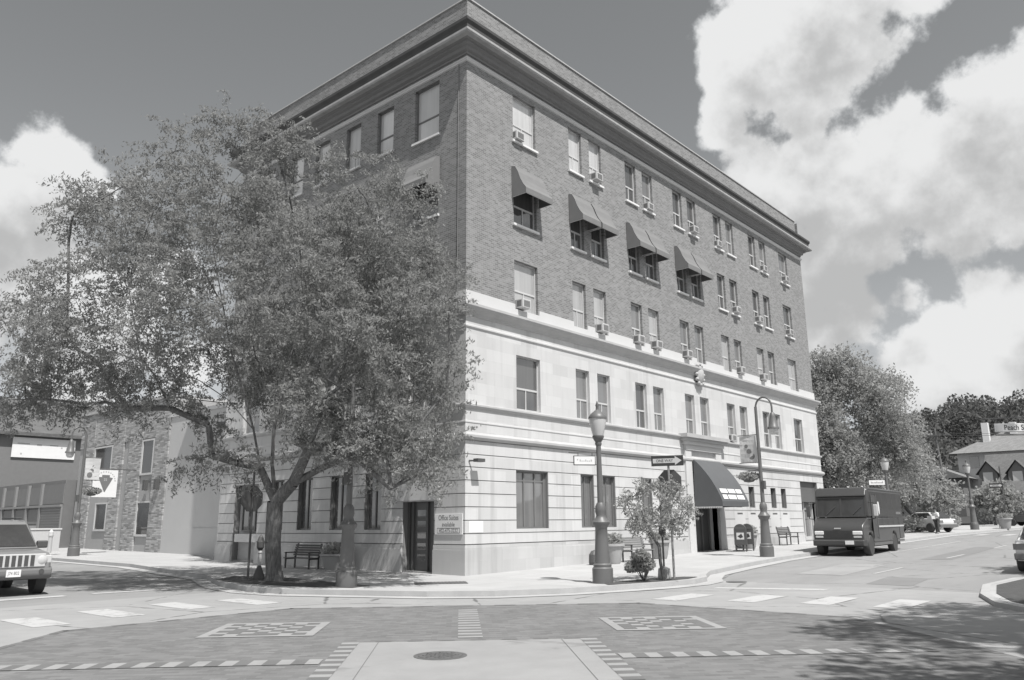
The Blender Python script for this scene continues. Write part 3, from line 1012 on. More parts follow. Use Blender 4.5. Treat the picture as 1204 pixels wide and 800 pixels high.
# ---- window air conditioners
def ac_unit():
    d = thing('air_conditioner', 'x', 'air conditioner', (0,0,0), 0, 'air conditioners in the windows')
    b = MB(); b.box((0,-.36,0),(.56,.1,.4)); b.build('case', 'offwhite', d, bevel=.015)
    g_ = MB(); g_.box((.06,-.366,.05),(.5,-.36,.35)); g = g_.build('grille', 'panel', d)
    s = MB()
    for k in range(7): s.box((.08,-.372,.075+k*.038),(.48,-.366,.09+k*.038))
    s.build('slats', 'greyink', g)
    for x in (-.004,.56):
        s = MB(); s.box((x,-.28,.06),(x+.004,-.04,.34)); s.build('side_vent', 'greyframe', d)
    return d
ac0 = ac_unit()
ACS = []
names = {2:'second floor',3:'third floor',4:'fourth floor',5:'top floor'}
ordn = ['first','second','third','fourth','fifth']
first = True
for f, c, dx in ((5,0,0),(5,2,.1),(5,4,.2),(5,6,.1),(5,7,.05),(5,10,.1),(5,11,.2),(4,8,.1),(4,9,.1),(4,11,.1),(3,0,.1),(3,2,.15),(3,3,.1),(3,4,.15),(3,5,.1),(3,8,.1),(3,9,.1),(2,7,.1)):
    u0, u1, _ = colR[c]
    if c in (0,11): wh = 'single window at the %s' % ('corner' if c == 0 else 'far end')
    else: wh = '%s window of the %s window pair' % ('left' if c % 2 else 'right', ordn[(c-1)//2])
    lab = 'air conditioner on the %s, %s' % (names[f], wh)
    ac0.scale = (.86,.9,.86)
    loc = (u0+dx, .12 if (f,c) in ((5,0),(5,4),(5,7),(5,10),(2,7)) else 0.0, FL[f][0]+.035)
    if first:
        ac0.location = loc; ac0['label'] = lab; first = False
    else:
        dup(ac0, loc, 0, lab)

# ---- entrance canopy
ea = thing('entrance_awning', 'big dark curved canvas awning over the street entrance', 'awning', (15.3,-.17,2.45))
def aw_p(t):
    b = .42*math.sin(math.pi*t)**.8*.36
    return (.06+1.36*t + b*.83, .12+1.98*(1-t) + b*.55)
prof = [aw_p(k/12) for k in range(13)] + [(1.42,-.12)]
w = 2.75
s_ = MB()
for (a0,z0),(a1,z1) in zip(prof, prof[1:]):
    s_.poly([(0,-a0,z0),(w,-a0,z0),(w,-a1,z1),(0,-a1,z1)])
    s_.poly([(.01,-a0+.02,z0-.01),(w-.01,-a0+.02,z0-.01),(w-.01,-a1+.02,z1),(.01,-a1+.02,z1)])
s_.build('canopy', 'awning_dark', ea)
for x in (.003, w-.003):
    s_ = MB(); s_.poly([(x,-a,z) for a, z in prof] + [(x,0,-.12)]); s_.build('side_panel', 'awning_dark', ea)
va = MB()
for k in range(16):
    y0, y1 = -1.42+k*1.42/16, -1.42+(k+1)*1.42/16
    va.poly([(-.004,y0,-.12),(-.004,y1,-.12),(-.004,y1-.02,-.2),(-.004,y0+.02,-.2)])
va.build('valance', 'offwhite', ea)
for t0, t1, cells in ((.74,.83,((.25,.95),(1.05,1.75),(1.85,2.45))),(.87,.96,((.25,.7),(.8,1.6),(1.7,2.45)))):
    for c0, c1 in cells:
        pb = MB()
        for rr in range(3):
            (a0,z0),(a1,z1) = aw_p(t0+(t1-t0)*rr/3), aw_p(t0+(t1-t0)*(rr+1)/3)
            pb.poly([(c0,-a0-.01,z0+.006),(c1,-a0-.01,z0+.006),(c1,-a1-.01,z1+.006),(c0,-a1-.01,z1+.006)])
        pb.build('white_letter_panel', 'white', ea)

# ------------------------------------------------------------------ signs on the building
sg = thing('wall_sign', 'white painted letting sign with three lines of lettering beside the corner door', 'sign', (-.075,.02,1.3))
MB().box((-.03,0,0),(0,1.32,.68)).build('board','white',sg,bevel=.006)
for s_, sz, z, wd in (('Office Suites',.24,.55,.95),('available',.2,.33,.6)):
    writing('lettering', s_, sz, (-.032,.66,z), (0,-1,0), (0,0,1), 'greyink', sg, width=wd)
b_ = MB()
for y0, y1, z0, z1 in ((.12,1.2,.045,.06),(.12,1.2,.205,.22),(.12,.135,.06,.205),(1.185,1.2,.06,.205)): b_.box((-.034,y0,z0),(-.03,y1,z1))
b_.build('box_outline','greyink',sg)
writing('lettering','402-475-3232',.17,(-.032,.66,.13),(0,-1,0),(0,0,1),'greyink',sg,width=.9)

# ------------------------------------------------------------------ street lamps
def lamp_base(d):
    MB().lathe([(.29,0),(.29,.4),(.25,.44),(.26,.5),(.22,.54),(.18,1.2),(.17,1.5),(.24,1.6),(.25,1.66),(.15,1.78),(.13,1.85),(.16,1.95),(.15,2.1),(.1,2.2)], n=18).build('base','iron',d,smooth=40)
la = thing('street_lamp', 'acorn street lamp on the corner beside the planting bed, with a small hanging sign', 'street lamp', (-.23,-5.63,0), 0, 'acorn street lamps')
lamp_base(la)
MB().lathe([(.085,2.15),(.07,3.85)], n=14).build('pole','iron',la,smooth=40)
MB().lathe([(.07,3.8),(.1,3.86),(.09,3.92),(.14,4.0),(.17,4.06),(.17,4.1)], n=16).build('lamp_cup','iron',la,smooth=40)
MB().lathe([(.15,4.1),(.19,4.25),(.245,4.5),(.25,4.62)], n=18).build('globe','lampglass',la,smooth=60)
MB().lathe([(.27,4.6),(.27,4.65),(.2,4.74),(.1,4.82),(.05,4.86),(.04,4.95),(.055,4.99),(.01,5.12)], n=18).build('lamp_cap','iron',la,smooth=40)
def acorn(loc, lab, s=1):
    c = dup(la, loc, 0, lab); c.scale = (s,s,s); return c
acorn((32.6,-3.8,H(32.6,0)), 'acorn street lamp rising behind the dark delivery truck')
acorn((53.5,-3.9,H(53.5,0)), 'acorn street lamp beside the far bench, before the gabled house', 1.08)

hl = thing('hooked_street_lamp', 'tall gooseneck street lamp by the kerb between the mailboxes and the truck', 'street lamp', (13.32,-4.43,H(13.3,0)), 0, 'gooseneck street lamps with banners')
lamp_base(hl)
MB().lathe([(.085,2.15),(.06,6.25)], n=12).build('pole','iron',hl,smooth=40)
r = .36
pts = [(0,-r+r*math.cos(t),6.2+r*math.sin(t)*1.2) for t in [k*math.pi/10 for k in range(11)]] + [(0,-2*r,5.95)]
MB().path(pts,.04,10).build('hook','iron',hl,smooth=50)
MB().lathe([(.05,5.95),(.1,5.9),(.12,5.75),(.2,5.35),(.24,5.3),(.24,5.24)], (0,-2*r,0), 16).build('lamp_shade','iron',hl,smooth=40)
MB().lathe([(.2,5.24),(.17,5.08),(.1,5.0)], (0,-2*r,0), 16).build('globe','lampglass',hl,smooth=50)
for z_ in (5.06, 3.88):
    a_ = MB(); a_.tube((0,0,z_),(0,.92,z_),.018); a_.build('banner_arm','iron',hl)
a_ = MB(); a_.tube((0,0,3.55),(0,.55,3.55),.02); a_.build('basket_arm','iron',hl)
MB().box((-.09,-.16,2.75),(.09,-.05,3.1)).build('control_box','iron_dark',hl)
RL = R(-90)
hl2 = dup(hl, (-5.17,-.54,0), RL, 'gooseneck street lamp among the leaves of the big tree, its base by the kerb')
hl3 = dup(hl, (-2.34,26.04,H(-2.3,26)), RL, 'gooseneck street lamp before the stone clad shop on the far left')
def banner(lab, loc, rz, rnd):
    b = thing('street_banner', lab, 'banner', loc, rz, 'banners on the gooseneck lamps')
    m = MB()
    n = 6
    for i in range(n):
        for j in range(n):
            f_ = lambda u, v: (.03*math.sin(3*u+5*v)+.012, .1+.76*u, 3.9+1.13*v)
            m.poly([f_(i/n,j/n),f_((i+1)/n,j/n),f_((i+1)/n,(j+1)/n),f_(i/n,(j+1)/n)])
    o = m.build('cloth','offwhite',b)
    sm = o.modifiers.new('thick','SOLIDIFY'); sm.thickness = .01
    for sx in (-1, 1):
        g = MB()
        for k in range(3):
            y, z = .35+.1*k, 4.15+.22*k
            g.lathe([(.14-.03*k,0),(.14-.03*k,.004)], (.03*math.sin(3*(y-.1)/.76+5*(z-3.9)/1.13)+.012+sx*.012-.002,y,z), 10, axis='x')
        g.build('print','greyink',b)
    return b
banner('pale printed banner on the gooseneck lamp beside the entrance awning', hl.location, 0, 1)
banner('pale banner hanging among the leaves of the big tree', hl2.location, RL, 2)
banner('pale banner on the lamp at the far left, above the flower basket', hl3.location, RL, 3)

def leaves_mesh(name, C, size, m, parent=None, droop=.4, aspect=.34, seed=0):
    """many small leaf-shaped faces at centres C (N,3)"""
    r = np.random.default_rng(seed)
    n = len(C)
    d = r.normal(size=(n,3)); d[:,2] -= droop; d /= np.linalg.norm(d,axis=1)[:,None]
    q = r.normal(size=(n,3)); s = np.cross(d,q); s /= np.linalg.norm(s,axis=1)[:,None]
    L_ = size*(.6+.8*r.random(n))[:,None]
    w = L_*aspect*.5
    V = np.stack([C-d*L_/2, C+s*w, C+d*L_/2, C-s*w],axis=1).reshape(-1,3)
    me = bpy.data.meshes.new(name)
    me.vertices.add(4*n); me.vertices.foreach_set('co', V.ravel())
    me.loops.add(4*n); me.loops.foreach_set('vertex_index', np.arange(4*n))
    me.polygons.add(n); me.polygons.foreach_set('loop_start', np.arange(n)*4)
    me.update(calc_edges=True); me.validate()
    me.materials.append(MT[m])
    o = bpy.data.objects.new(name, me); col.objects.link(o)
    o.parent = parent
    return o
def ball(n, c, rad, r, p=.5):
    v = r.normal(size=(n,3)); v /= np.linalg.norm(v,axis=1)[:,None]
    return np.array(c)+v*(r.random(n)**p)[:,None]*np.array(rad)
def basket(lab, loc, rz):
    b = thing('hanging_basket', lab, 'flower basket', loc, rz, 'flower baskets on the gooseneck lamps')
    m = MB(); m.lathe([(.04,3.05),(.2,3.08),(.28,3.22),(.28,3.26)], (0,.55,0), 14); m.build('bowl','iron_dark',b)
    m = MB()
    for k in range(3):
        t = k*2.09; m.tube((.26*math.cos(t),.55+.26*math.sin(t),3.25),(0,.55,3.53),.006,n=4)
    m.build('chain','iron_dark',b)
    r = np.random.default_rng(5)
    leaves_mesh('foliage', ball(500,(0,.55,3.3),(.5,.5,.2),r), .12, 'leaf_mid', b, seed=4, aspect=.6)
    leaves_mesh('flowers', ball(260,(0,.55,3.33),(.52,.52,.2),r,.25), .08, 'flower', b, seed=5, aspect=.9)
basket('flower basket on the gooseneck lamp beside the entrance awning', hl.location, 0)
basket('flower basket on the lamp before the stone clad shop', hl3.location, RL)

# little plaque hung from the corner lamp (text direction runs to the right of the picture)
sp = thing('hanging_street_sign', 'small white street name plate hung from the corner acorn lamp', 'street sign', (-.23,-5.63,0), R(-38))
m = MB(); m.tube((-.9,0,3.62),(0,0,3.62),.014); m.tube((-.62,0,3.62),(-.62,0,3.53),.01); m.tube((-.2,0,3.62),(-.2,0,3.53),.01)
m.build('bracket','iron_dark',sp)
m = MB(); m.box((-.76,-.012,3.25),(-.1,.012,3.53)); pb = m.build('border','ink',sp,bevel=.01)
m = MB(); m.box((-.735,-.017,3.275),(-.125,.017,3.505)); m.build('plate','white',sp)
m = MB(); m.box((-.66,-.02,3.39),(-.63,-.017,3.43))
for k in range(7): m.box((-.58+k*.055,-.02,3.36),(-.545+k*.055,-.017,3.385+.03*(k%3==0)))
m.build('faint_print','faintprint',sp)
# sign plate of the lamp behind the truck, and the near one at the right edge
s2 = thing('lamp_sign_plate', 'white name plate hung on the lamp post above the delivery truck roof', 'street sign', (32.6,-3.8,H(32.6,0)), R(-52))
MB().box((-1.05,-.015,3.22),(-.12,.015,3.5)).build('plate','white',s2)
m = MB()
for k in range(9): m.box((-.95+k*.085,-.018,3.31),(-.9+k*.085,-.015,3.38+.04*(k%4==0)))
m.build('faint_print','greyink',s2)
m = MB(); m.tube((-1.1,0,3.58),(0,0,3.58),.02); m.build('bracket','iron_dark',s2)
ps = thing('near_street_sign', 'white hanging street name sign on an iron arm at the right edge', 'street sign', (0,0,0))
a, b = Vector((-8.83,-17.13,0)), Vector((-8.62,-17.39,0))
xd = (b-a).normalized(); nd = Vector((xd.y,-xd.x,0))
ps.location = (a.x,a.y,0); ps.rotation_euler = (0,0,math.atan2(xd.y,xd.x))
m = MB(); m.box((0,-.01,2.605),(.86,.01,2.705)); m.build('plate','white',ps,bevel=.012)
writing('lettering','Peach Street',.085,(.1,-.0115,2.655),(1,0,0),(0,0,1),'ink',ps,width=.36,align='LEFT',ext=.001)
m = MB(); m.tube((-.1,0,2.758),(1.05,0,2.8),.007); m.lathe([(.001,-.018),(.014,-.01),(.017,0),(.014,.01),(.001,.018)],(-.11,0,2.757),8)
for x in (.03,.8): m.tube((x,0,2.705),(x,0,2.765),.004)
m.tube((-.0,0,2.575),(1.05,0,2.585),.006)
m.build('bracket','iron',ps)
m = MB(); m.lathe([(.075,-.12),(.06,2.9)],(1.1,0,0),12); m.build('pole','iron',ps,smooth=40)

# ------------------------------------------------------------------ stop signs, one-way sign
def octagon(mb, r, x0, x1, z):
    mb.prism([(r*math.cos(R(22.5+45*k)), z+r*math.sin(R(22.5+45*k))) for k in range(8)], x0, x1, axis='x')
st = thing('stop_sign', 'back of an octagonal stop sign on a dark post left of the big trunk', 'stop sign', (-5.51,3.92,0), R(95))
MB().tube((0,0,-.1),(0,0,3.3),.035,n=10).build('post','iron_dark',st)
m = MB(); octagon(m,.43,-.012,0,2.48); m.v = [(x+.045,y,z) for x,y,z in m.v]; m.build('plate','signback',st)
m = MB(); octagon(m,.41,0,.002,2.48); m.v = [(x+.0465,y,z) for x,y,z in m.v]; m.build('face','jeeplow',st)
writing('lettering','STOP',.3,(.05,0,2.48),(0,1,0),(0,0,1),'white',st,width=.62)
s3 = thing('stop_sign', 'back of a grey octagonal stop sign under the one way arrow, behind the small tree', 'stop sign', (2.06,-6.56,H(2,0)), R(8))
MB().tube((0,0,-.1),(0,0,3.55),.035,n=10).build('post','pole',s3)
m = MB(); octagon(m,.4,-.012,0,2.78); m.v = [(x+.045,y,z) for x,y,z in m.v]; m.build('plate','signback',s3)
m = MB(); octagon(m,.38,0,.002,2.78); m.v = [(x+.0465,y,z) for x,y,z in m.v]; m.build('face','jeeplow',s3)
writing('lettering','STOP',.28,(.05,0,2.78),(0,1,0),(0,0,1),'white',s3,width=.58)
ow = thing('one_way_sign', 'black one way sign with a white arrow pointing right above the small tree', 'traffic sign', (2.06,-6.56,H(2,0)), R(22))
m = MB(); m.box((-.06,-.46,3.26),(-.045,.5,3.57)); m.build('plate','ink',ow)
def arrow(mb, x, y0, y1, z, h):      # points towards -y
    mb.poly([(x,y1,z-h*.5),(x,y0+.2,z-h*.5),(x,y0+.2,z-h),(x,y0,z),(x,y0+.2,z+h),(x,y0+.2,z+h*.5),(x,y1,z+h*.5)])
m = MB(); arrow(m,-.062,-.41,.45,3.415,.135); m.build('arrow','offwhite',ow)
writing('lettering','ONE WAY',.12,(-.064,.1,3.415),(0,-1,0),(0,0,1),'ink',ow,width=.5)
o2 = thing('one_way_sign', 'far dark one way sign on a thin post before the gabled house', 'traffic sign', (62.5,-4.6,H(62,0)), R(10))
MB().tube((0,0,0),(0,0,5.2),.05,n=8).build('post','iron_dark',o2)
m = MB(); m.box((-.08,-.1,3.35),(-.06,.95,3.75)); m.build('plate','ink',o2)
m = MB(); arrow(m,-.082,-.04,.9,3.55,.15); m.build('arrow','offwhite',o2)
writing('lettering','ONE WAY',.13,(-.084,.5,3.55),(0,-1,0),(0,0,1),'ink',o2,width=.5)
# small finial hitching post beside the tree
hp_ = thing('bollard', 'slim ornamental post with dark finial and dark cone foot left of the big trunk', 'bollard', (-5.1,3.98,0))
MB().lathe([(.2,0),(.2,.06),(.06,.42),(.05,.44)],n=14).build('foot','iron_dark',hp_)
MB().lathe([(.05,.4),(.06,.7),(.05,.78),(.07,.82),(.05,.9)],n=12).build('shaft','offwhite',hp_)
MB().lathe([(.05,.88),(.11,.98),(.12,1.15),(.07,1.3),(.02,1.36)],n=12).build('finial','iron_dark',hp_)
hp2 = thing('meter_post', 'slim dark meter post on a pale footing beside the one way sign post', 'parking meter', (1.95,-6.3,H(2,0)))
MB().lathe([(.2,0),(.17,.28),(.06,.34)],n=12).build('footing','rubberpot',hp2)
MB().tube((0,0,.3),(0,0,1.25),.03).build('post','iron_dark',hp2)
MB().lathe([(.04,1.2),(.11,1.28),(.1,1.5),(.03,1.6)],n=12).build('head','iron_dark',hp2)

# ------------------------------------------------------------------ benches, planters, mailboxes
def bench(lab, loc, rz, m):
    b = thing('bench', lab, 'bench', loc, rz, 'street benches')
    s = MB()
    for k in range(5): s.box((-.85,-.42+k*.085,.43),(.85,-.35+k*.085,.46))
    s.build('seat',m,b)
    s = MB()
    for k in range(5):
        z = .52+k*.085; y = .02+k*.025
        s.box((-.85,y,z),(.85,y+.03,z+.07))
    s.build('backrest',m,b)
    for x in (-.78,.74):
        e = MB()
        e.box((x,-.4,0),(x+.05,-.35,.64)); e.box((x,.02,0),(x+.05,.07,.5))
        e.prism([(.03,.46),(.08,.46),(.19,.97),(.14,.97)],x,x+.05,axis='x')
        e.box((x,-.42,.62),(x+.05,.08,.66)); e.box((x,-.38,.39),(x+.05,.05,.43))
        e.build('end_frame','iron_dark',b)
    return b
bench('dark slatted bench in the shade against the wall behind the big tree', (-.95,7.55,0), R(-90), 'wood')
bench('pale grey slatted bench between two planters under the ground floor windows', (8.6,-1.0,H(8.6,0)), 0, 'benchpale')
bench('dark bench by the wall near the shop door, beyond the gooseneck lamp', (24.0,-.8,H(24,0)), 0, 'wood')
bench('far grey bench on the pavement beside the distant acorn lamp', (58,-5.0,H(58,0)), R(0), 'benchpale')
def planter(lab, loc, h=.75, r=.42, plant=True):
    b = thing('planter', lab, 'planter', loc, 0, 'concrete planters')
    MB().lathe([(r*.62,0),(r*.7,.08),(r*.95,h*.85),(r*1.1,h*.88),(r*1.1,h),(r*.9,h),(r*.85,h-.06)],n=20).build('pot','rubberpot',b,smooth=40)
    q = np.random.default_rng(int(loc[0]*10)%97)
    leaves_mesh('foliage', ball(500,(0,0,h+.14),(r*1.1,r*1.1,.28),q), .13, 'leaf_mid', b, seed=3, aspect=.5)
    return b
planter('pale concrete planter left of the pale bench', (6.95,-1.1,H(7,0)))
planter('pale concrete planter right of the pale bench, behind the small tree', (10.4,-1.1,H(10.4,0)))
planter('concrete planter in the shade right of the dark bench by the tree', (-.75,6.0,0), .62, .5)
planter('concrete planter against the wall just behind the gooseneck lamp', (19.6,-.75,H(19.6,0)))
planter('low far planter by the distant acorn lamp', (56,-5.6,H(56,0)), .85, .5)
cv = MB(); cv.lathe([(.2,0),(.22,.1),(.2,.38),(.12,.5),(.03,.54)],n=14)
tag(cv.build('utility_cover','iron_dark',loc=(6.15,-.8,H(6,0))), 'small dark domed cover standing left of the pale planter', 'utility cover')
def mailbox(lab, loc, rz):
    b = thing('mailbox', lab, 'mailbox', loc, rz, 'mailboxes')
    p = [(-.28,.3)]+[(-.28*math.cos(t),.98+.28*math.sin(t)) for t in [k*math.pi/10 for k in range(11)]]+[(.28,.3)]
    MB().prism(p,-.3,.3,axis='x').build('box','postbox',b,smooth=30,bevel=.01)
    for x in (-.27,.22):
        for y in (-.26,.21): MB().box((x,y,0),(x+.05,y+.05,.32)).build('leg','postbox',b)
    MB().box((-.306,-.17,.55),(-.3,.17,.86)).build('sticker','offwhite',b)
    m = MB(); m.prism([(-.13,.66),(0,.6),(.13,.7),(.02,.76),(-.05,.82)],-.309,-.306,axis='x'); m.build('emblem','ink',b)
    MB().box((-.31,-.2,1.0),(-.3,.2,1.12)).build('hatch','iron_dark',b)
    return b
mailbox('dark mailbox with a pale sticker right of the entrance, the nearer of two', (16.9,-1.6,H(17,0)), R(22))
mailbox('dark mailbox standing just behind the first one by the wall', (17.75,-1.55,H(17.7,0)), R(22))

# ------------------------------------------------------------------ trees
def tree_skeleton(base, fork, lobes, r0, seed, step=.8, limbs=None):
    """branches grown from the trunk towards every crown lobe; returns tube mesh and twig points"""
    rr = random.Random(seed)
    nodes = [Vector(base)]; par = [-1]
    k = max(2, int((Vector(fork)-Vector(base)).length/.8))
    for i in range(1, k+1):
        p = Vector(base).lerp(Vector(fork), i/k) + Vector((rr.uniform(-.04,.04), rr.uniform(-.04,.04), 0))
        nodes.append(p); par.append(len(nodes)-2)
    forki = len(nodes)-1
    for lb in limbs or []:                        # the main limbs, given as polylines
        p0 = Vector(lb[0])
        cur = min(range(len(nodes)), key=lambda i: (nodes[i]-p0).length)
        for p in lb[1:]:
            nodes.append(Vector(p)); par.append(cur); cur = len(nodes)-1
    order = sorted(range(len(lobes)), key=lambda i: (Vector(lobes[i][:3])-Vector(fork)).length)
    tips = []
    for li in order:
        t = Vector(lobes[li][:3])
        best, bd = forki, 1e9
        for ni in range(forki, len(nodes)):
            q = nodes[ni]
            d = (t-q).length + max(0, q.z-t.z+.3)*1.6 + (0.0 if ni != forki else 1.5)
            if d < bd: bd, best = d, ni
        p0 = nodes[best]
        L_ = (t-p0).length
        n = max(1, int(L_/step))
        cur = best
        for i in range(1, n+1):
            f_ = i/n
            p = p0.lerp(t, f_)
            p.z += math.sin(f_*math.pi)*L_*.1
            if i < n: p += Vector((rr.gauss(0,.07), rr.gauss(0,.07), rr.gauss(0,.05)))*min(1,L_/2)
            nodes.append(p); par.append(cur); cur = len(nodes)-1
        tips.append((cur, li))
    wgt = [0]*len(nodes)
    for c, _ in tips:
        while c >= 0:
            wgt[c] += 1; c = par[c]
    mx = max(wgt)
    rad = [max(.014, r0*(w/mx)**.6) if w else .012 for w in wgt]
    mb = MB()
    for i in range(1, len(nodes)):
        mb.tube(nodes[par[i]], nodes[i], min(rad[par[i]], rad[i]*1.25), rad[i], 8 if rad[i] > .06 else 5, False)
    b = nodes[0]
    mb.tube(b-Vector((0,0,.15)), b+Vector((0,0,.3)), r0*1.4, r0*1.0, 10, False)
    return mb, nodes
def crown_points(lobes, dens, leaves, twig, seed, spr=.33, gap=0, flat=1.0):
    r = np.random.default_rng(seed)
    out = []
    for lb in lobes:
        c, R_ = np.array(lb[:3]), lb[3]
        n = max(4, int(dens*R_**2))
        v = r.normal(size=(n,3)); v /= np.linalg.norm(v,axis=1)[:,None]
        rad = R_*(.25+.85*r.random(n)**.6)
        v[:,2] *= .85
        S = c+v*rad[:,None]
        rd = v+r.normal(size=(n,3))*.5; rd[:,2] -= .25
        rd /= np.linalg.norm(rd,axis=1)[:,None]
        for q in range(n):
            if gap:
                x, y, z = S[q]
                g_ = math.sin(2.3*x+1.1*z)*math.sin(2.1*y-.7*z+1)+math.sin(2.9*z+1.3*x+.6*y)
                if g_ < gap-1.0 + .3*r.random(): continue
            t = r.random(leaves)[:,None]
            pts = S[q]+rd[q]*(t-.3)*spr*2+np.array([0,0,-1])*t**2*spr*.5+r.normal(size=(leaves,3))*spr*.22*np.array([1,1,flat])
            out.append(pts)
            if twig is not None and q % 3 == 0:
                a = S[q]; b_ = c+(a-c)*(.35+.3*r.random())
                twig.tube(b_, a, .009, .004, 3, False)
    return np.concatenate(out)
def make_tree(name, label, base, fork, lobes, r0, leafm, dens, leaves, size, seed, group=None, aspect=.34, spr=.33, twigs=True, droop=.4, limbs=None, gap=0, flat=1.0):
    t = thing(name, label, 'tree', base, 0, group)
    b = Vector(base)
    lo = [(l[0]-b.x, l[1]-b.y, l[2]-b.z, l[3]) for l in lobes]
    mb, nodes = tree_skeleton((0,0,0), Vector(fork)-b, lo, r0, seed, limbs=[[tuple(Vector(p)-b) for p in l] for l in limbs or []])
    pts = crown_points(lo, dens, leaves, mb if twigs else None, seed, spr, gap, flat)
    mb.build('trunk','bark',t,smooth=60)
    leaves_mesh('crown', pts, size, leafm, t, droop=droop, aspect=aspect, seed=seed)
    return t
LB=[(-8.13,1.96,13.51,1.09),(-8.63,4.14,13.35,1.14),(-7.20,1.04,13.12,1.09),(-9.84,5.98,12.05,1.22),(-10.68,6.85,12.33,0.60),(-10.77,6.60,11.09,0.80),(-9.74,3.26,10.61,1.45),(-8.73,1.24,10.88,1.46),(-6.93,0.60,11.26,1.53),(-5.16,-0.36,11.78,1.37),(-4.01,-1.62,11.61,0.95),(-3.17,-1.64,9.82,1.06),(-5.13,-0.85,9.51,1.53),(-7.40,-0.34,8.80,1.67),(-8.93,1.48,8.59,1.67),(-9.90,4.13,8.68,1.50),(-10.68,6.51,8.87,1.30),(-11.00,8.60,8.39,1.14),(-10.19,6.61,6.97,1.25),(-11.05,8.42,6.84,0.96),(-10.89,9.45,5.63,0.97),(-9.29,4.19,6.49,1.37),(-8.87,5.73,5.19,0.86),(-9.55,7.21,5.40,0.90),(-6.71,5.51,7.65,1.41),(-5.62,2.71,7.66,1.35),(-4.77,-0.51,7.40,1.40),(-2.92,-1.29,8.01,1.17),(-2.70,-1.20,6.17,1.11),(-4.19,-0.27,5.70,1.18),(-2.42,-1.09,4.49,0.94),(-3.37,-0.35,3.70,0.98),(-2.49,-1.12,3.06,0.57),(-4.93,0.75,4.31,0.81),(-7.15,3.95,4.66,0.94),(-8.01,4.75,5.17,0.94),(-6.63,2.99,3.47,0.71),(-7.08,4.99,3.69,0.66),(-7.70,6.40,10.56,2.01),(-5.99,4.07,11.65,2.01),(-4.31,1.54,10.28,1.82),(-9.16,7.77,11.42,1.29),(-11.35,5.47,7.36,0.98),(-9.58,1.91,7.31,1.28),(-8.30,-0.28,7.15,1.25),(-6.89,-1.32,7.72,1.17),(-3.42,3.54,7.88,1.62),(-3.20,1.13,9.57,1.42),(-4.07,4.48,6.43,1.31),(-3.09,1.97,5.96,1.27),(-2.86,0.14,6.88,1.09),(-4.11,2.83,11.25,1.46),(-4.67,5.71,7.10,1.49),(-3.64,0.68,11.43,1.27),(-1.50,0.49,9.82,0.88),(-1.50,1.86,11.07,1.15),(-1.70,0.01,7.61,0.85),(-1.50,1.79,8.85,1.15),(-1.50,3.73,9.85,1.15),(-1.50,0.39,5.68,0.79),(-1.50,2.16,6.77,1.13),(-1.50,4.11,7.66,1.15),(-1.50,6.28,8.64,1.15),(-1.50,5.32,10.51,1.15),(-1.50,7.54,10.25,1.15),(-1.50,9.17,8.39,1.15),(-1.50,3.01,5.06,0.90),(-1.50,5.56,6.24,1.15),(-1.50,7.76,6.14,1.15),(-1.50,11.05,7.92,1.15),(-1.50,11.32,10.20,1.15),(-1.50,4.36,12.00,1.15),(-1.50,7.73,12.46,1.15),(-6.93,-1.72,5.42,0.76),(-6.78,-2.22,5.94,0.85),(-7.01,-1.40,4.77,0.63),(-6.72,-2.48,6.48,0.80),(-7.24,-0.84,5.26,0.59),(-5.83,-2.27,6.08,0.79),(-5.37,-2.31,4.73,0.69),(-5.17,-2.85,7.78,0.80),(-6.30,-1.49,4.49,0.64),(-5.94,-1.81,3.80,0.64),(-5.21,-2.18,3.37,0.74),(-4.61,-2.71,2.92,0.60),(-4.22,-3.12,3.25,0.51),(-6.28,-1.34,3.59,0.50),(-5.46,-1.90,4.29,0.74),(-4.78,-2.53,3.83,0.74),(-4.45,-2.84,4.53,0.66),(-3.99,-3.31,3.95,0.47),(-5.01,-2.14,2.59,0.46),(-6.61,-1.86,5.22,0.68),(-6.77,-0.26,3.86,0.51),(-4.04,-3.24,5.24,0.57),(-4.15,-3.44,6.16,0.57),(-4.21,-3.49,7.37,0.57),(-4.34,-3.51,8.32,0.57),(-10.83,8.47,5.53,0.79),(-10.38,7.66,5.49,0.79),(-9.40,5.81,5.79,0.88),(-10.58,7.32,6.22,0.88),]
LIMBS=[[(-5.11,3.10,0.01),(-5.34,2.88,1.35),(-5.51,2.72,2.36),],[(-5.51,2.72,2.36),(-5.27,2.10,2.90),(-5.31,1.36,3.82),(-5.39,0.72,4.58),(-5.51,-0.05,5.39),(-5.63,-0.87,6.31),],[(-5.51,2.72,2.36),(-5.68,2.67,3.50),(-5.76,2.56,4.52),(-5.71,2.35,5.43),(-5.64,2.20,6.49),(-5.45,1.93,7.56),(-5.53,1.56,8.85),(-6.07,1.35,10.34),],[(-5.51,2.72,2.36),(-5.95,2.87,3.37),(-6.33,2.76,4.49),(-6.83,2.63,5.59),(-7.40,2.45,6.65),(-7.94,2.15,7.93),(-8.56,1.83,9.52),],[(-6.33,2.76,4.49),(-6.84,3.48,5.43),(-7.35,4.32,6.05),(-8.03,5.24,6.51),(-8.83,6.19,6.85),(-9.75,6.91,7.36),],[(-5.71,2.35,5.43),(-5.97,3.53,6.90),(-6.07,4.11,8.68),(-6.47,4.19,10.65),],]
make_tree('locust_tree', 'large feathery honey locust tree on the corner, covering half of the brick side', (-5.19,2.97,0), (-5.5,2.72,2.36), LB, .24, 'leaf', 58, 56, .115, 1, limbs=LIMBS[1:], aspect=.32, spr=.36, gap=.42, flat=.4, droop=.7)

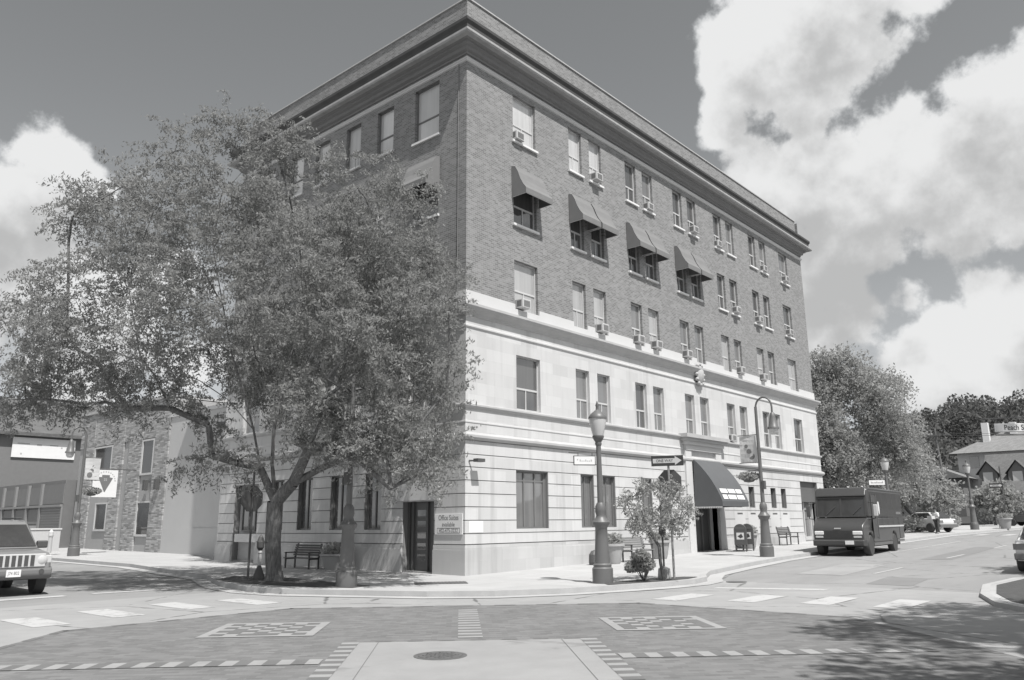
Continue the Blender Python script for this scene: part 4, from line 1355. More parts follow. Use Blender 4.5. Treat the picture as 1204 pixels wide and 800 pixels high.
def round_lobes(c, rx, rz, n, seed, r=(.9,1.5)):
    q = random.Random(seed)
    out = []
    for k in range(n):
        t, u = q.uniform(0,2*math.pi), q.uniform(-.85,1)
        s = math.sqrt(max(0,1-u*u))*q.uniform(.55,.9)
        out.append((c[0]+rx*s*math.cos(t), c[1]+rx*s*math.sin(t), c[2]+rz*u*.85, q.uniform(*r)))
    return out
z = H(1.3,0)
make_tree('young_tree', 'small young street tree with light leaves in the corner planting bed', (1.42,-6.6,z), (1.3,-6.6,z+.95),
          round_lobes((1.08,-6.65,z+2.0),1.1,.8,30,4,(.22,.34)), .05, 'leaf_pale', 230, 14, .075, 8, aspect=.5, spr=.13)
sb = thing('shrub', 'dense low shrub in the planting bed at the foot of the young tree', 'shrub', (.75,-6.35,H(.7,0)))
tw = MB(); q = random.Random(3)
for k in range(16):
    t = q.uniform(0,6.28); tw.tube((0,0,0),(.3*math.cos(t),.3*math.sin(t),q.uniform(.4,.8)),.012,.006,4)
tw.build('stems','bark',sb)
_q = np.random.default_rng(2)
leaves_mesh('foliage', np.concatenate([ball(330,(_q.uniform(-.28,.28),_q.uniform(-.28,.28),_q.uniform(.3,.78)),(.2,.2,.17),_q,.5) for _k in range(9)]), .1, 'leaf_mid', sb, seed=9, aspect=.5)

# shade trees on the corner to the right of the view
make_tree('shade_tree', 'broad street tree on the opposite corner, shading the brick paving', (-5.0,-23,0), (-5.1,-22.8,3.6),
          [l for l in round_lobes((-5.5,-22.5,8.6),7.2,5.0,130,12,(.9,1.5)) if l[1]+l[3]*1.1 < -19.2-.02*(l[0]+19.2) and -12 < l[0] < 5 and l[2] > 4] + [(-11.6+.9*(k%9), -22.2+.75*(k//9)+.3*math.sin(k*2.1), 11.2+.8*math.sin(k*1.7), 1.0) for k in range(27) if k % 9 > 5], .25, 'leaf', 34, 14, .24, 5, spr=.4)
make_tree('shade_tree', 'second street tree along the opposite pavement, past the corner', (11,-21.2,.17), (11,-21,3.2),
          round_lobes((11,-21.4,7.2),3.8,3.0,26,14,(1.0,1.5)), .22, 'leaf_mid', 40, 14, .24, 6, spr=.4)

# trees beyond the building
make_tree('broad_tree', 'tall leafy tree just beyond the far end of the office block', (41.5,3.2,.66), (41.4,3.0,4.0),
          round_lobes((41.6,1.6,8.3),4.6,5.6,40,21,(1.3,1.9)) + [(40.0,.8,13.4,1.2),(38.4,3.4,11.5,1.6),(37.6,4.0,8.0,1.8),(39,2.6,5,1.6),(43.4,-2.2,6,1.5),(44,-2.6,7.6,1.3),(44.6,-3,5.2,1.1)], .32, 'leaf_mid', 40, 16, .22, 22, aspect=.45, spr=.5, droop=.2)
bgt = [((77,-1.0),4.0,1.9,'tree crown directly in front of the gabled house, left one','leaf_mid'),((79,-5.5),4.0,1.9,'tree crown directly in front of the gabled house, right one','leaf_mid'),
       ((47,1.5),5.0,1.9,'low round tree standing behind the person by the kerb','leaf_mid'),
       ((52,.2),4.8,1.7,'low bushy tree left of the distant acorn lamp','leaf_mid'),
       ((60,.2),4.4,1.8,'bushy tree behind the distant acorn lamp','leaf_mid'),
       ((66,-3.6),3.6,1.3,'small tree beside the far one way sign','leaf_mid'),
       ((70,-8.6),2.8,1.4,'small flowering tree at the right edge before the gabled house','leaf_pale'),
       ((57,6.0),9.0,2.6,'tall tree between the big tree and the utility pole','leaf_mid')]
for i, ((x, y), h, rr_, lab, lm_) in enumerate(bgt):
    z = H(x,y)
    make_tree('background_tree', lab, (x,y,z), (x,y,z+h*.25), round_lobes((x,y,z+h*.6),rr_,h*.36,12,30+i,(.7,1.0)), .12, lm_, 60, 7, .3, 40+i, 'small trees beyond the block', aspect=.55, spr=.35, twigs=False)

# ------------------------------------------------------------------ wooded hill
hill_m = MB()
def hz(x, y):
    t = max(0, min(1, (x-130)/150))
    return 1+ (t*t*(3-2*t))*(23 + 4*math.sin(y*.018+1) + 3*math.sin(y*.05))
xs = [118+12*i for i in range(22)]; ys = [-170+14*j for j in range(30)]
for i in range(len(xs)-1):
    for j in range(len(ys)-1):
        hill_m.poly([(xs[i],ys[j],hz(xs[i],ys[j])),(xs[i+1],ys[j],hz(xs[i+1],ys[j])),(xs[i+1],ys[j+1],hz(xs[i+1],ys[j+1])),(xs[i],ys[j+1],hz(xs[i],ys[j+1]))])
tag(hill_m.build('hill','woodfloor'), kind='structure')
r = np.random.default_rng(77)
pts = []
for k in range(560):
    x, y = r.uniform(150,290), r.uniform(-130,150)
    h = r.uniform(6,11); w_ = r.uniform(2.6,4.4)
    pts.append(ball(300,(x,y,hz(x,y)+h*.55),(w_,w_,h*.5),r,.35))
tag(leaves_mesh('far_wood', np.concatenate(pts), .95, 'leaf_dark', droop=.2, aspect=.7, seed=3), 'dark wood covering the hillside on the right', 'wood', kind='stuff')

# ------------------------------------------------------------------ buildings beyond
def gable_dormer(mb, mbw, x, y, z, w, h, d):
    mbw.prism([(y-w/2,z),(y+w/2,z),(y+w/2,z+h*.5),(y,z+h),(y-w/2,z+h*.5)], x, x+d, axis='x')
    mb.poly([(x-.3,y,z+h+.12),(x-.3,y-w/2-.3,z+h*.5-.15),(x+d,y-w/2-.3,z+h*.5-.15),(x+d,y,z+h+.12)])
    mb.poly([(x-.3,y,z+h+.12),(x-.3,y+w/2+.3,z+h*.5-.15),(x+d,y+w/2+.3,z+h*.5-.15),(x+d,y,z+h+.12)])
hs = thing('gabled_house', 'large dark roofed house with gabled dormers among the trees', 'house', (88,-4,1))
MB().box((0,-9,0),(10,7,3.6)).build('wall','midwall',hs)
rf = MB(); rf.prism([(-.6,3.5),(4.6,8.3),(5.4,8.3),(10.6,3.5)],-9.6,6.0,axis='y'); rfo = rf.build('roof','slate',hs)
for y in (5.3,2.3,-1.5):
    a_, b_ = MB(), MB(); gable_dormer(a_,b_,1.0,y,4.6,1.9,2.6,4)
    d_ = b_.build('dormer','midwall',hs); a_.build('dormer_roof','slate',d_)
    m = MB(); m.box((.93,y-.5,4.9),(1.02,y+.5,6.0)); m.build('dormer_window','offwhite',d_)
a_, b_ = MB(), MB(); gable_dormer(a_,b_,-1.2,3.8,.0,2.6,4.6,4)
d_ = b_.build('porch','midwall',hs); a_.build('porch_roof','slate',d_)
for y in (-7,-3.6,3.5,5.6):
    m = MB(); m.box((-.05,y-.5,1.2),(.02,y+.5,2.7)); m.build('window','glass',hs)
h2 = thing('hip_roofed_house', 'tall pale house with a hipped roof and white chimneys behind the gabled house', 'house', (104,-1.5,3))
MB().box((0,-14,0),(12,9,7.6)).build('wall','stucco',h2)
m = MB()
e = [(-.9,-14.9,7.4),(12.9,-14.9,7.4),(12.9,9.9,7.4),(-.9,9.9,7.4)]
rdg = [(6,-8,11),(6,3,11)]
m.poly([e[0],e[3],rdg[1],rdg[0]]); m.poly([e[2],e[1],rdg[0],rdg[1]]); m.poly([e[0],e[1],rdg[0]]); m.poly([e[2],e[3],rdg[1]]); m.poly(e)
r2 = m.build('roof','roofpale',h2)
for x, y in ((2,5.2),(4,2.2),(3,-10)):
    MB().box((x,y,8.2),(x+.9,y+.8,11.6)).build('chimney','white',r2)
for y in (-11,-8,-5,-2,1,4,7):
    m = MB(); m.box((-.06,y-.55,5.4),(.02,y+.55,6.9)); m.build('window','glass',h2)
h3 = thing('small_house', 'small low roofed house half hidden by trees left of the hip roofed house', 'house', (98,9.5,2))
MB().box((0,-3.5,0),(8,4,5)).build('wall','midwall',h3)
m = MB(); m.prism([(-4.2,4.9),(0.2,6.8),(4.6,4.9)],-.6,8.6,axis='x'); m.build('roof','roofpale',h3)
for y in (-1.5,1.6):
    m = MB(); m.box((-.05,y-.5,2.6),(.02,y+.5,4.1)); m.build('window','glass',h3)
up_ = thing('utility_pole', 'leaning wooden utility pole with wires right of the big tree', 'utility pole', (66,.6,1.0))
MB().tube((0,0,-.2),(-.5,.3,9.2),.16,.1,n=10).build('post','bark',up_)
MB().box((-.6,-.9,8.5),(-.48,1.5,8.62)).build('crossarm','bark',up_)
for y0 in (-.8,1.3):
    m = MB(); p0, p1 = Vector((-.5,y0,8.7)), Vector((20,-40,9.5))
    pts_ = [p0.lerp(p1,k/10)-Vector((0,0,math.sin(k/10*math.pi)*1.0)) for k in range(11)]
    m.path(pts_,.02,4); p1 = Vector((-10,30,9)); m.path([p0.lerp(p1,k/6)-Vector((0,0,math.sin(k/6*math.pi)*.6)) for k in range(7)],.02,4)
    m.build('wire','iron_dark',up_)
for i, (x, y, lab) in enumerate(((46.5,-1.6,'low hedge shrub just behind the person'),(50,-1.3,'low green shrub between the person and the distant lamp'),(54.5,-1.6,'round shrub left of the distant lamp'))):
    s = thing('roadside_shrub', lab, 'shrub', (x,y,H(x,y)), 0, 'roadside shrubs')
    m = MB()
    for k in range(8): m.tube((0,0,0),(.6*math.cos(k*.8),.6*math.sin(k*.8),.8),.02,.01,4)
    m.build('stems','bark',s)
    leaves_mesh('foliage', ball(700,(0,0,.65),(1.5,1.2,.65),np.random.default_rng(i),.4), .22, 'leaf_mid', s, seed=60+i, aspect=.5)

# left: stone clad shop and its neighbours
lb = thing('stone_clad_shop', 'two storey shop with rough stone piers and a plain stucco side on the left street', 'shop building')
X0 = 2.0
m = MB(); m.box((X0,17.6,-.2),(14,25.6,7.75)); m.build('stucco_wall','stucco',lb)
m = MB(); m.box((X0-.06,17.6,7.75),(14.1,25.6,7.95)); m.build('stucco_coping','stone_plain',lb)
m = MB(); m.box((X0-.05,17.6,0),(X0,25.55,1.55)); m.build('stucco_base','stucco',lb)
m = MB(); m.box((X0+.03,25.6,-.2),(14,38.4,8.9)); m.build('facade_wall','panel',lb)
st_ = MB()
for y0, y1 in ((25.6,27.3),(29.0,30.7),(31.5,33.0),(36.0,37.6)): st_.box((X0-.07,y0,-.2),(X0+.04,y1,8.6))
st_.box((X0-.04,25.62,6.75),(X0+.05,38.3,8.95))
st_.build('stone_pier','ledgestone',lb)
m = MB(); m.box((X0-.15,25.6,8.95),(14,38.5,9.12)); m.build('coping','stone_dirty',lb)
m = MB(); m.box((X0+.3,25.7,8.3),(13.8,38.3,8.93)); m.build('roof','darkwall',lb)
for y0, y1, z0, z1 in ((27.4,29.0,4.6,6.7),(33.1,35.9,4.9,6.7),(27.2,29.0,1.1,3.1),(33.1,34.9,1.4,3.15)):
    m = MB(); m.box((X0-.0,y0,z0),(X0+.05,y1,z1)); w_ = m.build('window','carglass',lb)
    f_ = MB()
    f_.box((X0-.05,y0,z0),(X0+.03,y0+.14,z1)); f_.box((X0-.05,y1-.14,z0),(X0+.03,y1,z1)); f_.box((X0-.05,y0+.14,z0),(X0+.03,y1-.14,z0+.12)); f_.box((X0-.05,y0+.14,z1-.1),(X0+.03,y1-.14,z1))
    f_.build('frame','offwhite',w_)
for y0 in (27.6, 26.2):
    s = thing('shop_wall_lamp', 'dark box wall lamp on the stone shop, %s' % ('beside the narrow upper window' if y0 > 27 else 'on the last pier before the stucco wall'), 'wall lamp', (X0-.1,y0,3.7))
    MB().box((-.22,0,0),(0,.3,.6)).build('case','iron_dark',s,bevel=.02)
    MB().box((-.16,.05,-.03),(-.04,.25,0)).build('lens','lampglass',s)
fl = thing('floodlight', 'dark floodlight high on the shaded stucco wall', 'floodlight', (X0-.05,18.9,6.6))
MB().box((-.35,0,0),(-.05,.7,.3)).build('head','iron_dark',fl,bevel=.02)
MB().box((-.08,.3,.05),(.05,.4,.15)).build('bracket','iron_dark',fl)
ks = thing('hanging_shop_sign', 'square white hanging sign with a dark keystone shaped emblem on the stone shop', 'sign', (0,28,0))
m = MB(); m.box((-1.02,-.03,3.28),(.3,.03,4.78)); m.build('board','white',ks)
e = MB(); e.poly([(-.36-.2,-.035,4.5),(-.36-.2,-.035,4.38),(-.36-.4,-.035,4.38),(-.36-.02,-.035,3.56),(-.36+.02,-.035,3.56),(-.36+.4,-.035,4.34),(-.36+.22,-.035,4.38),(-.36+.22,-.035,4.5)])
e.build('emblem','greyframe',ks)
writing('lettering','22',.18,(-.36,-.037,4.24),(1,0,0),(0,0,1),'offwhite',ks)
m = MB()
for k in range(11):
    t = R(165-k*15)
    x, z = -.36+.52*math.cos(t), 4.2+.48*math.sin(t)
    m.box((x-.03,-.034,z-.035),(x+.03,-.03,z+.035))
for x in (-.9,.17): m.box((x-.035,-.034,4.16),(x+.035,-.03,4.24))
m.build('faint_print','faintprint',ks)
m = MB(); m.tube((-1.0,0,4.84),(1.3,0,4.84),.03); m.build('bracket','iron_dark',ks)
# glazed garage and the dark hall behind
gb = thing('garage_building', 'low grey building with gridded glazing and a roller shutter at the far left', 'garage building')
XG = 1.5
m = MB(); m.box((XG,38.9,-.2),(12,58,4.75)); m.build('wall','midwall',gb)
m = MB(); m.box((XG-.1,38.9,.2),(XG+.01,42.5,3.0)); sh = m.build('roller_shutter','shutter',gb)
m = MB()
for k in range(16): m.box((XG-.125,38.95,.3+k*.17),(XG-.1,42.45,.38+k*.17))
m.build('slats','midwall',sh)
m = MB(); m.box((XG-.05,38.9,3.2),(XG+.005,42.5,4.5)); m.build('upper_panel','darkwall',gb)
for k in range(3):
    y0 = 42.9+2.6*k
    for z0, z1 in ((3.2,4.4),(1.9,2.9),(.3,1.8)):
        m = MB(); m.box((XG-.04,y0,z0),(XG+.005,y0+2.2,z1)); m.build('window','darkwall' if z0 > 1 else 'panel',gb)
m = MB()
for k in range(5): m.box((XG-.18,42.5+2.6*k,0),(XG-.02,42.8+2.6*k,4.6))
m.box((XG-.2,38.9,3.0),(XG-.02,56,3.15)); m.build('glazing_grid','shutter',gb)
dh = thing('dark_hall', 'large dark hall with a sloping roof rising behind the grey garage', 'hall')
m = MB(); m.box((-9,62,0),(22,85,9.9)); m.build('wall','darkwall',dh)
m = MB(); m.prism([(61.4,9.8),(61.4,10.1),(75,15.0),(86,10.1),(86,9.8)],-9.5,22.5,axis='x'); m.build('roof','slate',dh)
bn = thing('wall_banner', 'long white banner with faint lettering high on the dark hall wall', 'banner', (0,61.9,0))
m = MB(); m.box((4.9,-.05,7.85),(10.2,0,9.65)); m.build('board','white',bn)
m = MB()
for x0, x1, z0, z1 in ((5.3,6.3,9.05,9.15),(6.9,7.3,8.95,9.1),(8.0,8.7,9.0,9.1),(8.95,9.1,8.8,8.95),(9.4,9.7,8.8,8.9),(5.6,5.75,8.1,8.25)): m.box((x0,-.054,z0),(x1,-.05,z1))
m.build('faint_print','faintprint',bn)
# low pale walls and bollard by the lot
for i, (a_, b_, lab) in enumerate((((-2.0,33.5),(-.4,36.5),'low pale wall block left of the stone shop, nearest the parked SUV'),((.6,38.2),(1.1,38.8),'narrow pale gate pier against the stone shop corner'))):
    m = MB(); m.box((a_[0],a_[1],H(0,35)-.1),(b_[0],b_[1],H(0,35)+1.25))
    w_ = thing('low_wall', lab, 'wall')
    m.build('block','stucco',w_)
    m = MB(); m.box((a_[0]-.05,a_[1]-.05,H(0,35)+1.25),(b_[0]+.05,b_[1]+.05,H(0,35)+1.33)); m.build('cap','stone_plain',w_)
bo = thing('pavement_bollard', 'short bollard on the pavement right of the parked SUV', 'bollard', (-2.76,28.2,H(-2,28)))
MB().lathe([(.16,0),(.16,.06),(.11,.1),(.1,.95),(.13,.97),(.13,1.05),(.05,1.15)],n=12).build('shaft','stone_dirty',bo)
MB().lathe([(.12,1.0),(.12,1.2),(.03,1.32)],n=12).build('cap','offwhite',bo)

# ------------------------------------------------------------------ vehicles (local +x is forward)
def wheel(d, x, y, r, w=.24, side=1):
    m = MB(); m.lathe([(r*.62,-w/2),(r*.93,-w/2),(r,-w/2+.04),(r,w/2-.04),(r*.93,w/2),(r*.62,w/2)], (x,y,r), 24, axis='y')
    wh = m.build('wheel','tyre',d,smooth=40)
    m = MB(); m.lathe([(r*.63,w/2*side*.9),(r*.55,w/2*side*.7),(r*.2,w/2*side*.85),(.03,w/2*side*.95)], (x,y,r), 16, axis='y')
    m.build('rim','rim',wh,smooth=40)
jp = thing('parked_suv', 'grey SUV with an upright slotted grille cut by the left edge of the view', 'SUV', (-11.58,7.3,RZ), R(-92))
jp.location.z = RZ + .02
jp.scale = (1.04, 1.06, 1.14)
m = MB()
m.prism([(-2.1,.45),(-2.12,.95),(1.0,1.06),(1.95,.98),(2.1,.9),(2.14,.5),(1.9,.42)],-.9,.9,taper=lambda a,z: 1 if a < 1.2 else .95)
m.build('body','jeep',jp,bevel=.05,smooth=40)
m = MB(); m.prism([(-2.05,.95),(-1.95,1.72),(.1,1.74),(.35,1.66),(1.02,1.06)],-.86,.86,taper=lambda a,z: 1 if z < 1.1 else .83)
m.build('cabin','jeep',jp,bevel=.04,smooth=40)
m = MB(); f_ = lambda t: (.4+.57*t+.015, 1.62-.52*t+.015)
wp = []
for t, hw in ((0,.66),(1,.8)):
    x, z_ = f_(t); wp.append(((x,-hw,z_),(x,hw,z_)))
m.poly([wp[0][0],wp[0][1],wp[1][1],wp[1][0]]); m.build('windscreen','carglass',jp)
for s in (-1,1):
    m = MB(); m.poly([(-1.8,s*.862,1.14),(.75,s*.866,1.14),(.3,s*.757,1.6),(-1.75,s*.757,1.62)]); m.build('side_window','carglass',jp)
m = MB(); m.box((2.08,-.72,.66),(2.15,.72,.96)); gp = m.build('grille','chrome',jp,bevel=.015)
m = MB()
for k in range(7):
    y = -.42+k*.14; m.box((2.145,y-.045,.69),(2.16,y+.045,.93))
m.build('slots','void',gp)
for s in (-1,1):
    m = MB(); m.lathe([(.02,0),(.125,0),(.13,.03),(.1,.055),(.02,.07)],(2.1,s*.64,.82),20,axis='x'); m.build('headlight','lampglass',jp,smooth=50)
    m = MB(); m.box((1.9,s*.80-.07,.74),(2.12,s*.80+.07,.92)); m.build('turn_light','chrome',jp,bevel=.02)
m = MB(); m.prism([(1.7,.36),(2.2,.4),(2.26,.5),(2.24,.62),(2.0,.66),(1.7,.66)],-.93,.93,taper=lambda a,z: .93 if a > 2.15 else 1)
m.build('front_bumper','jeeplow',jp,bevel=.03)
for s in (-1,1):
    m = MB(); m.lathe([(.01,0),(.06,.0),(.06,.02)],(2.245,s*.62,.56),14,axis='x'); m.build('fog_light','void',jp)
    m = MB(); m.box((.62,s*1.02-.13,1.06),(.76,s*1.02+.13,1.24)); m.build('mirror','iron_dark',jp,bevel=.03)
    m = MB(); m.tube((-1.7,s*.62,1.8),(.1,s*.62,1.79),.022); m.build('roof_rail','iron_dark',jp)
    for x in (-1.35,1.4):
        wheel(jp,x,s*.8,.36,side=s)
        m = MB(); m.prism([(x-.5,.5),(x-.42,.78),(x-.2,.9),(x+.2,.9),(x+.42,.78),(x+.5,.5)],s*.88-.06,s*.88+.06); m.build('wheel_arch','jeeplow',jp)
m = MB(); m.box((2.26,-.16,.46),(2.275,.16,.62)); lp = m.build('licence_plate','white',jp)
writing('lettering','J74 802',.1,(2.277,0,.54),(0,1,0),(0,0,1),'greyink',lp,width=.25)

tk = thing('delivery_truck', 'dark step van delivery truck parked at the kerb facing the viewer', 'truck', (17.4,-6.12,H(17.4,0)+RZ), R(184))
m = MB(); m.prism([(-7.0,.62),(-7.0,2.84),(-6.88,2.95),(-.62,2.95),(-.45,2.86),(-.22,1.66),(-6.0,1.6),(-6.0,.62)],-1.13,1.13)
m.build('cargo_body','truck',tk,bevel=.07,smooth=40)
m = MB(); m.prism([(-6.0,.6),(-6.0,1.63),(-.22,1.63),(.1,1.5),(.42,1.3),(.52,1.1),(.52,.66),(.4,.55),(.1,.55),(.02,.8),(-.25,.98),(-.55,.98),(-.8,.8),(-.88,.55),(-4.35,.55),(-4.45,.85),(-4.7,1.0),(-5.0,1.0),(-5.25,.85),(-5.35,.6)],-1.12,1.12,taper=lambda a,z: .94 if a > .3 else 1)
m.build('hood','truck',tk,bevel=.05,smooth=40)
for y0,y1 in ((-1.0,-.04),(.04,1.0)):
    m = MB(); m.poly([(-.205,y0,1.72),(-.205,y1,1.72),(-.34,y1,2.46),(-.34,y0,2.46)]); m.build('windscreen','carglass',tk)
m = MB()
for y0, y1 in ((-1.06,-1.0),(-.04,.04),(1.0,1.06)): m.prism([(-.26,1.68),(-.19,1.68),(-.33,2.52),(-.4,2.52)],y0,y1)
m.prism([(-.3,1.66),(-.18,1.66),(-.19,1.72),(-.3,1.72)],-1.06,1.06); m.prism([(-.42,2.46),(-.32,2.46),(-.33,2.53),(-.42,2.53)],-1.06,1.06)
m.build('windscreen_frame','trucktrim',tk)
m = MB(); m.prism([(-.5,2.6),(-.28,2.56),(-.3,2.62),(-.5,2.92)],-1.06,1.06); m.build('visor','truck',tk,bevel=.02)
for y0 in (-.62,.5):
    m = MB(); m.tube((-.19,y0,1.76),(-.25,y0+.38,2.1),.012,n=5); m.build('wiper','iron_dark',tk)
m = MB(); m.box((.49,-.6,.72),(.535,.6,1.1)); gq = m.build('grille','void',tk)
m = MB()
for k in range(6): m.box((.535,-.58,.745+k*.06),(.545,.58,.765+k*.06))
m.build('grille_bars','trucktrim',gq)
m = MB(); m.prism([(.3,.42),(.64,.44),(.66,.5),(.66,.66),(.6,.7),(.3,.7)],-1.14,1.14,taper=lambda a,z: .93 if a > .5 else 1); m.build('front_bumper','trucktrim',tk,bevel=.03)
for sd_ in (-1,1):
    m = MB(); m.box((.44,sd_*.8-.2,.9),(.55,sd_*.8+.2,1.06)); hq = m.build('headlight','white',tk,bevel=.03)
    m = MB(); m.box((.5,sd_*.8-.16,.78),(.545,sd_*.8+.16,.86)); m.build('turn_light','offwhite',tk)
    m = MB(); m.tube((-.5,sd_*1.12,2.3),(-.3,sd_*1.42,2.25),.02); m.tube((-.5,sd_*1.12,1.55),(-.3,sd_*1.42,1.6),.02); m.tube((-.3,sd_*1.42,1.6),(-.3,sd_*1.42,2.25),.02); m.build('mirror_arm','iron_dark',tk)
    m = MB(); m.box((-.34,sd_*1.44-.09,1.68),(-.26,sd_*1.44+.09,2.18)); m.build('mirror','offwhite' if sd_ > 0 else 'iron_dark',tk,bevel=.03)
    m = MB(); m.box((-1.75,sd_*1.132-.008,.75),(-.95,sd_*1.132+.008,2.6)); dd_ = m.build('door_opening','void',tk)
    for x in (-1.8,-.95):
        m = MB(); m.box((x,sd_*1.15-.012,.7),(x+.05,sd_*1.15+.012,2.64)); m.build('door_post','iron',dd_)
    m = MB(); m.box((-6.9,sd_*1.14-.014,1.2),(-1.9,sd_*1.14+.014,1.27)); m.build('side_stripe','offwhite',tk)
    m = MB(); m.box((-6.5,sd_*1.136-.008,1.78),(-5.5,sd_*1.136+.008,1.9)); m.build('side_lettering','greyink',tk)
    m = MB(); m.lathe([(.01,-.01),(.12,-.008),(.12,.008),(.01,.01)],(-2.2,sd_*1.137,2.05),16,axis='y'); m.v = [(x,y,2.05+(zz-2.05)*2.4) for x,y,zz in m.v]; m.build('marker_panel','white',tk)
    m = MB(); m.box((-6.9,sd_*1.1-.02,.5),(-5.4,sd_*1.1+.02,.6)); m.box((-4.3,sd_*1.1-.02,.42),(-.9,sd_*1.1+.02,.55)); m.build('side_step','iron',tk)
    for x in (-.4,-4.85):
        wheel(tk,x,sd_*.98,.44,.28,side=sd_)
m = MB()
for sd_ in (-1,1):
    for x in (-2.9,-3.9,-4.9,-5.9): m.box((x,sd_*1.131-.004,1.3),(x+.02,sd_*1.131+.004,2.8))
    m.box((-6.9,sd_*1.131-.006,2.76),(-.6,sd_*1.131+.006,2.8))
m.build('panel_seams','iron',tk)
m = MB(); m.box((.665,.3,.5),(.68,.66,.66)); lp = m.build('licence_plate','white',tk)
m = MB(); m.box((.545,-.14,1.15),(.56,.14,1.2)); m.build('badge','offwhite',tk)
for y0 in (-.9,-.3,.3,.9):
    m = MB(); m.lathe([(.01,0),(.05,0),(.04,.05),(.01,.06)],(-.62,y0,2.95),10); m.build('roof_light','offwhite',tk)
m = MB(); m.box((-6.9,-.9,.35),(-1.0,.9,.6)); m.build('chassis','trucktrim',tk)

def sedan(lab, loc, rz, paint):
    d = thing('parked_car', lab, 'car', loc, rz, 'parked cars')
    m = MB(); m.prism([(-2.2,.35),(-2.25,.75),(-2.1,.95),(-1.3,1.0),(1.0,.95),(2.0,.8),(2.2,.65),(2.2,.35)],-.88,.88,taper=lambda a,z: .92 if abs(a) > 2 else 1); m.build('body',paint,d,bevel=.05,smooth=40)
    m = MB(); m.prism([(-1.85,.95),(-1.2,1.42),(.1,1.45),(.95,.95)],-.8,.8,taper=lambda a,z: 1 if z < 1 else .8); m.build('cabin',paint,d,bevel=.04,smooth=40)
    m = MB(); m.poly([(-1.84,-.68,1.0),(-1.84,.68,1.0),(-1.25,.6,1.4),(-1.25,-.6,1.4)]); m.v = [(x-.03,y,z_+.02) for x,y,z_ in m.v]; m.build('rear_window','carglass',d)
    m = MB(); m.poly([(.93,-.68,1.0),(.93,.68,1.0),(.2,.6,1.41),(.2,-.6,1.41)]); m.v = [(x+.03,y,z_+.02) for x,y,z_ in m.v]; m.build('windscreen','carglass',d)
    for s in (-1,1):
        m = MB(); m.poly([(-1.6,s*.805,1.0),(.8,s*.805,1.0),(.1,s*.66,1.38),(-1.15,s*.66,1.38)]); m.build('side_window','carglass',d)
        m = MB(); m.box((2.15,s*.65-.2,.6),(2.22,s*.65+.2,.74)); m.build('headlight','lampglass',d)
        m = MB(); m.box((-2.27,s*.68-.17,.68),(-2.18,s*.68+.17,.86)); m.build('tail_light','greyframe',d)
        for x in (-1.35,1.35): wheel(d,x,s*.8,.33,.22,side=s)
    m = MB(); m.box((-2.3,-.85,.38),(-2.15,.85,.58)); m.build('rear_bumper','jeeplow',d,bevel=.03)
    return d
sedan('pale car parked by the island, cut by the right edge', (11.9,-14.75,H(12,0)+RZ), R(1), 'carwhite')
sedan('white car parked behind the delivery truck', (47,-1.9,H(47,0)), R(60), 'carwhite')
sedan('dark car parked beyond the far bench', (66,-6.0,H(65,0)), R(75), 'cardark')
sedan('pale car beside the dark one at the right edge', (70,-8.4,H(65,0)), R(75), 'carwhite')
sedan('dark car half hidden between the truck and the trees', (52,3.2,H(52,0)), R(80), 'cardark')

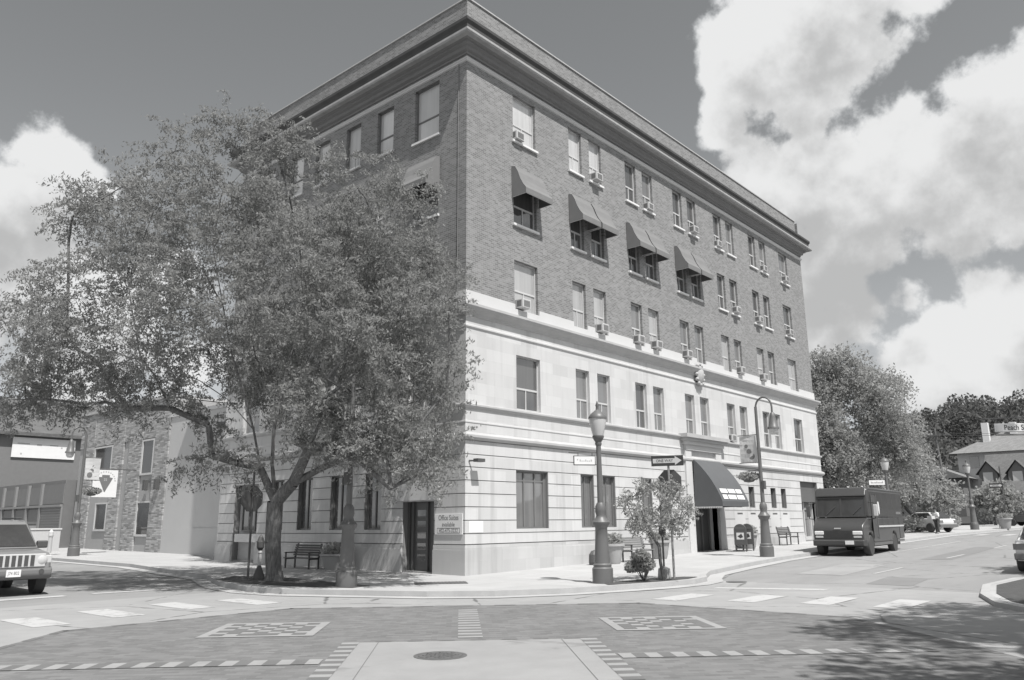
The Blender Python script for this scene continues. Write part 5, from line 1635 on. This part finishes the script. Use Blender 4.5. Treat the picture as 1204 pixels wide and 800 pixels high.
# ------------------------------------------------------------------ person
def skin_body(name, verts, edges, radii, m, parent, sub=2):
    me = bpy.data.meshes.new(name)
    me.from_pydata(verts, edges, [])
    o = bpy.data.objects.new(name, me); col.objects.link(o)
    sk = o.modifiers.new('skin','SKIN')
    sl = me.skin_vertices[0].data if me.skin_vertices else None
    if sl is None:
        me.attributes.new
    for i, r_ in enumerate(radii):
        rr_ = r_ if isinstance(r_, tuple) else (r_, r_)
        me.skin_vertices[0].data[i].radius = rr_
    me.skin_vertices[0].data[0].use_root = True
    ss = o.modifiers.new('sub','SUBSURF'); ss.levels = sub; ss.render_levels = sub
    dg = bpy.context.evaluated_depsgraph_get()
    nm = bpy.data.meshes.new_from_object(o.evaluated_get(dg))
    bpy.data.objects.remove(o)
    nm.materials.clear(); nm.materials.append(MT[m])
    nm.shade_smooth()
    q = bpy.data.objects.new(name, nm); col.objects.link(q); q.parent = parent
    return q
pe = thing('person', 'person in a white shirt and dark trousers standing at the kerb beyond the truck', 'person', (43,-3.75,H(43,0)), R(150))
V = [(0,0,.95),(0,0,1.12),(0,0,1.35),(0,0,1.47),(.01,0,1.55),(.02,0,1.66),(.02,0,1.76),
     (0,.1,.9),(.02,.11,.5),(.0,.12,.09),(.16,.12,.03),(0,-.1,.9),(-.02,-.11,.5),(-.06,-.12,.09),(.1,-.12,.03),
     (0,.19,1.41),(.04,.25,1.13),(.25,.14,1.05),(.33,.1,1.06),(0,-.19,1.41),(.04,-.26,1.13),(.25,-.16,1.08),(.33,-.12,1.09)]
E_ = [(0,1),(1,2),(2,3),(3,4),(4,5),(5,6),(0,7),(7,8),(8,9),(9,10),(0,11),(11,12),(12,13),(13,14),(2,15),(15,16),(16,17),(17,18),(2,19),(19,20),(20,21),(21,22)]
RD = [.13,.12,.15,.07,.06,.1,.08,.085,.06,.045,.04,.085,.06,.045,.04,.06,.045,.035,.03,.06,.045,.035,.03]
skin_body('body',V,E_,RD,'skin',pe)
skin_body('shirt',[V[0],V[1],V[2],(0,0,1.43),V[15],V[16],V[19],V[20]],[(0,1),(1,2),(2,3),(2,4),(4,5),(2,6),(6,7)],[.15,.145,.18,.08,.08,.07,.08,.07],'cloth_w',pe)
skin_body('trousers',[V[0],V[7],V[8],V[9],V[11],V[12],V[13]],[(0,1),(1,2),(2,3),(0,4),(4,5),(5,6)],[.15,.105,.082,.07,.105,.082,.07],'cloth_d',pe)
m = MB(); m.lathe([(.02,1.66),(.112,1.66),(.12,1.74),(.1,1.82),(.02,1.86)],(-.01,0,0),14); m.build('hair','hair',pe,smooth=60)
pk = MB(); pk.box((.3,-.2,1.0),(.6,.2,1.22))
pt_ = pk.build('parcel','offwhite',None,bevel=.01); pt_.parent = None
pt_.location = pe.location; pt_.rotation_euler = pe.rotation_euler
tag(pt_, 'small pale parcel held in both hands of the person', 'parcel')
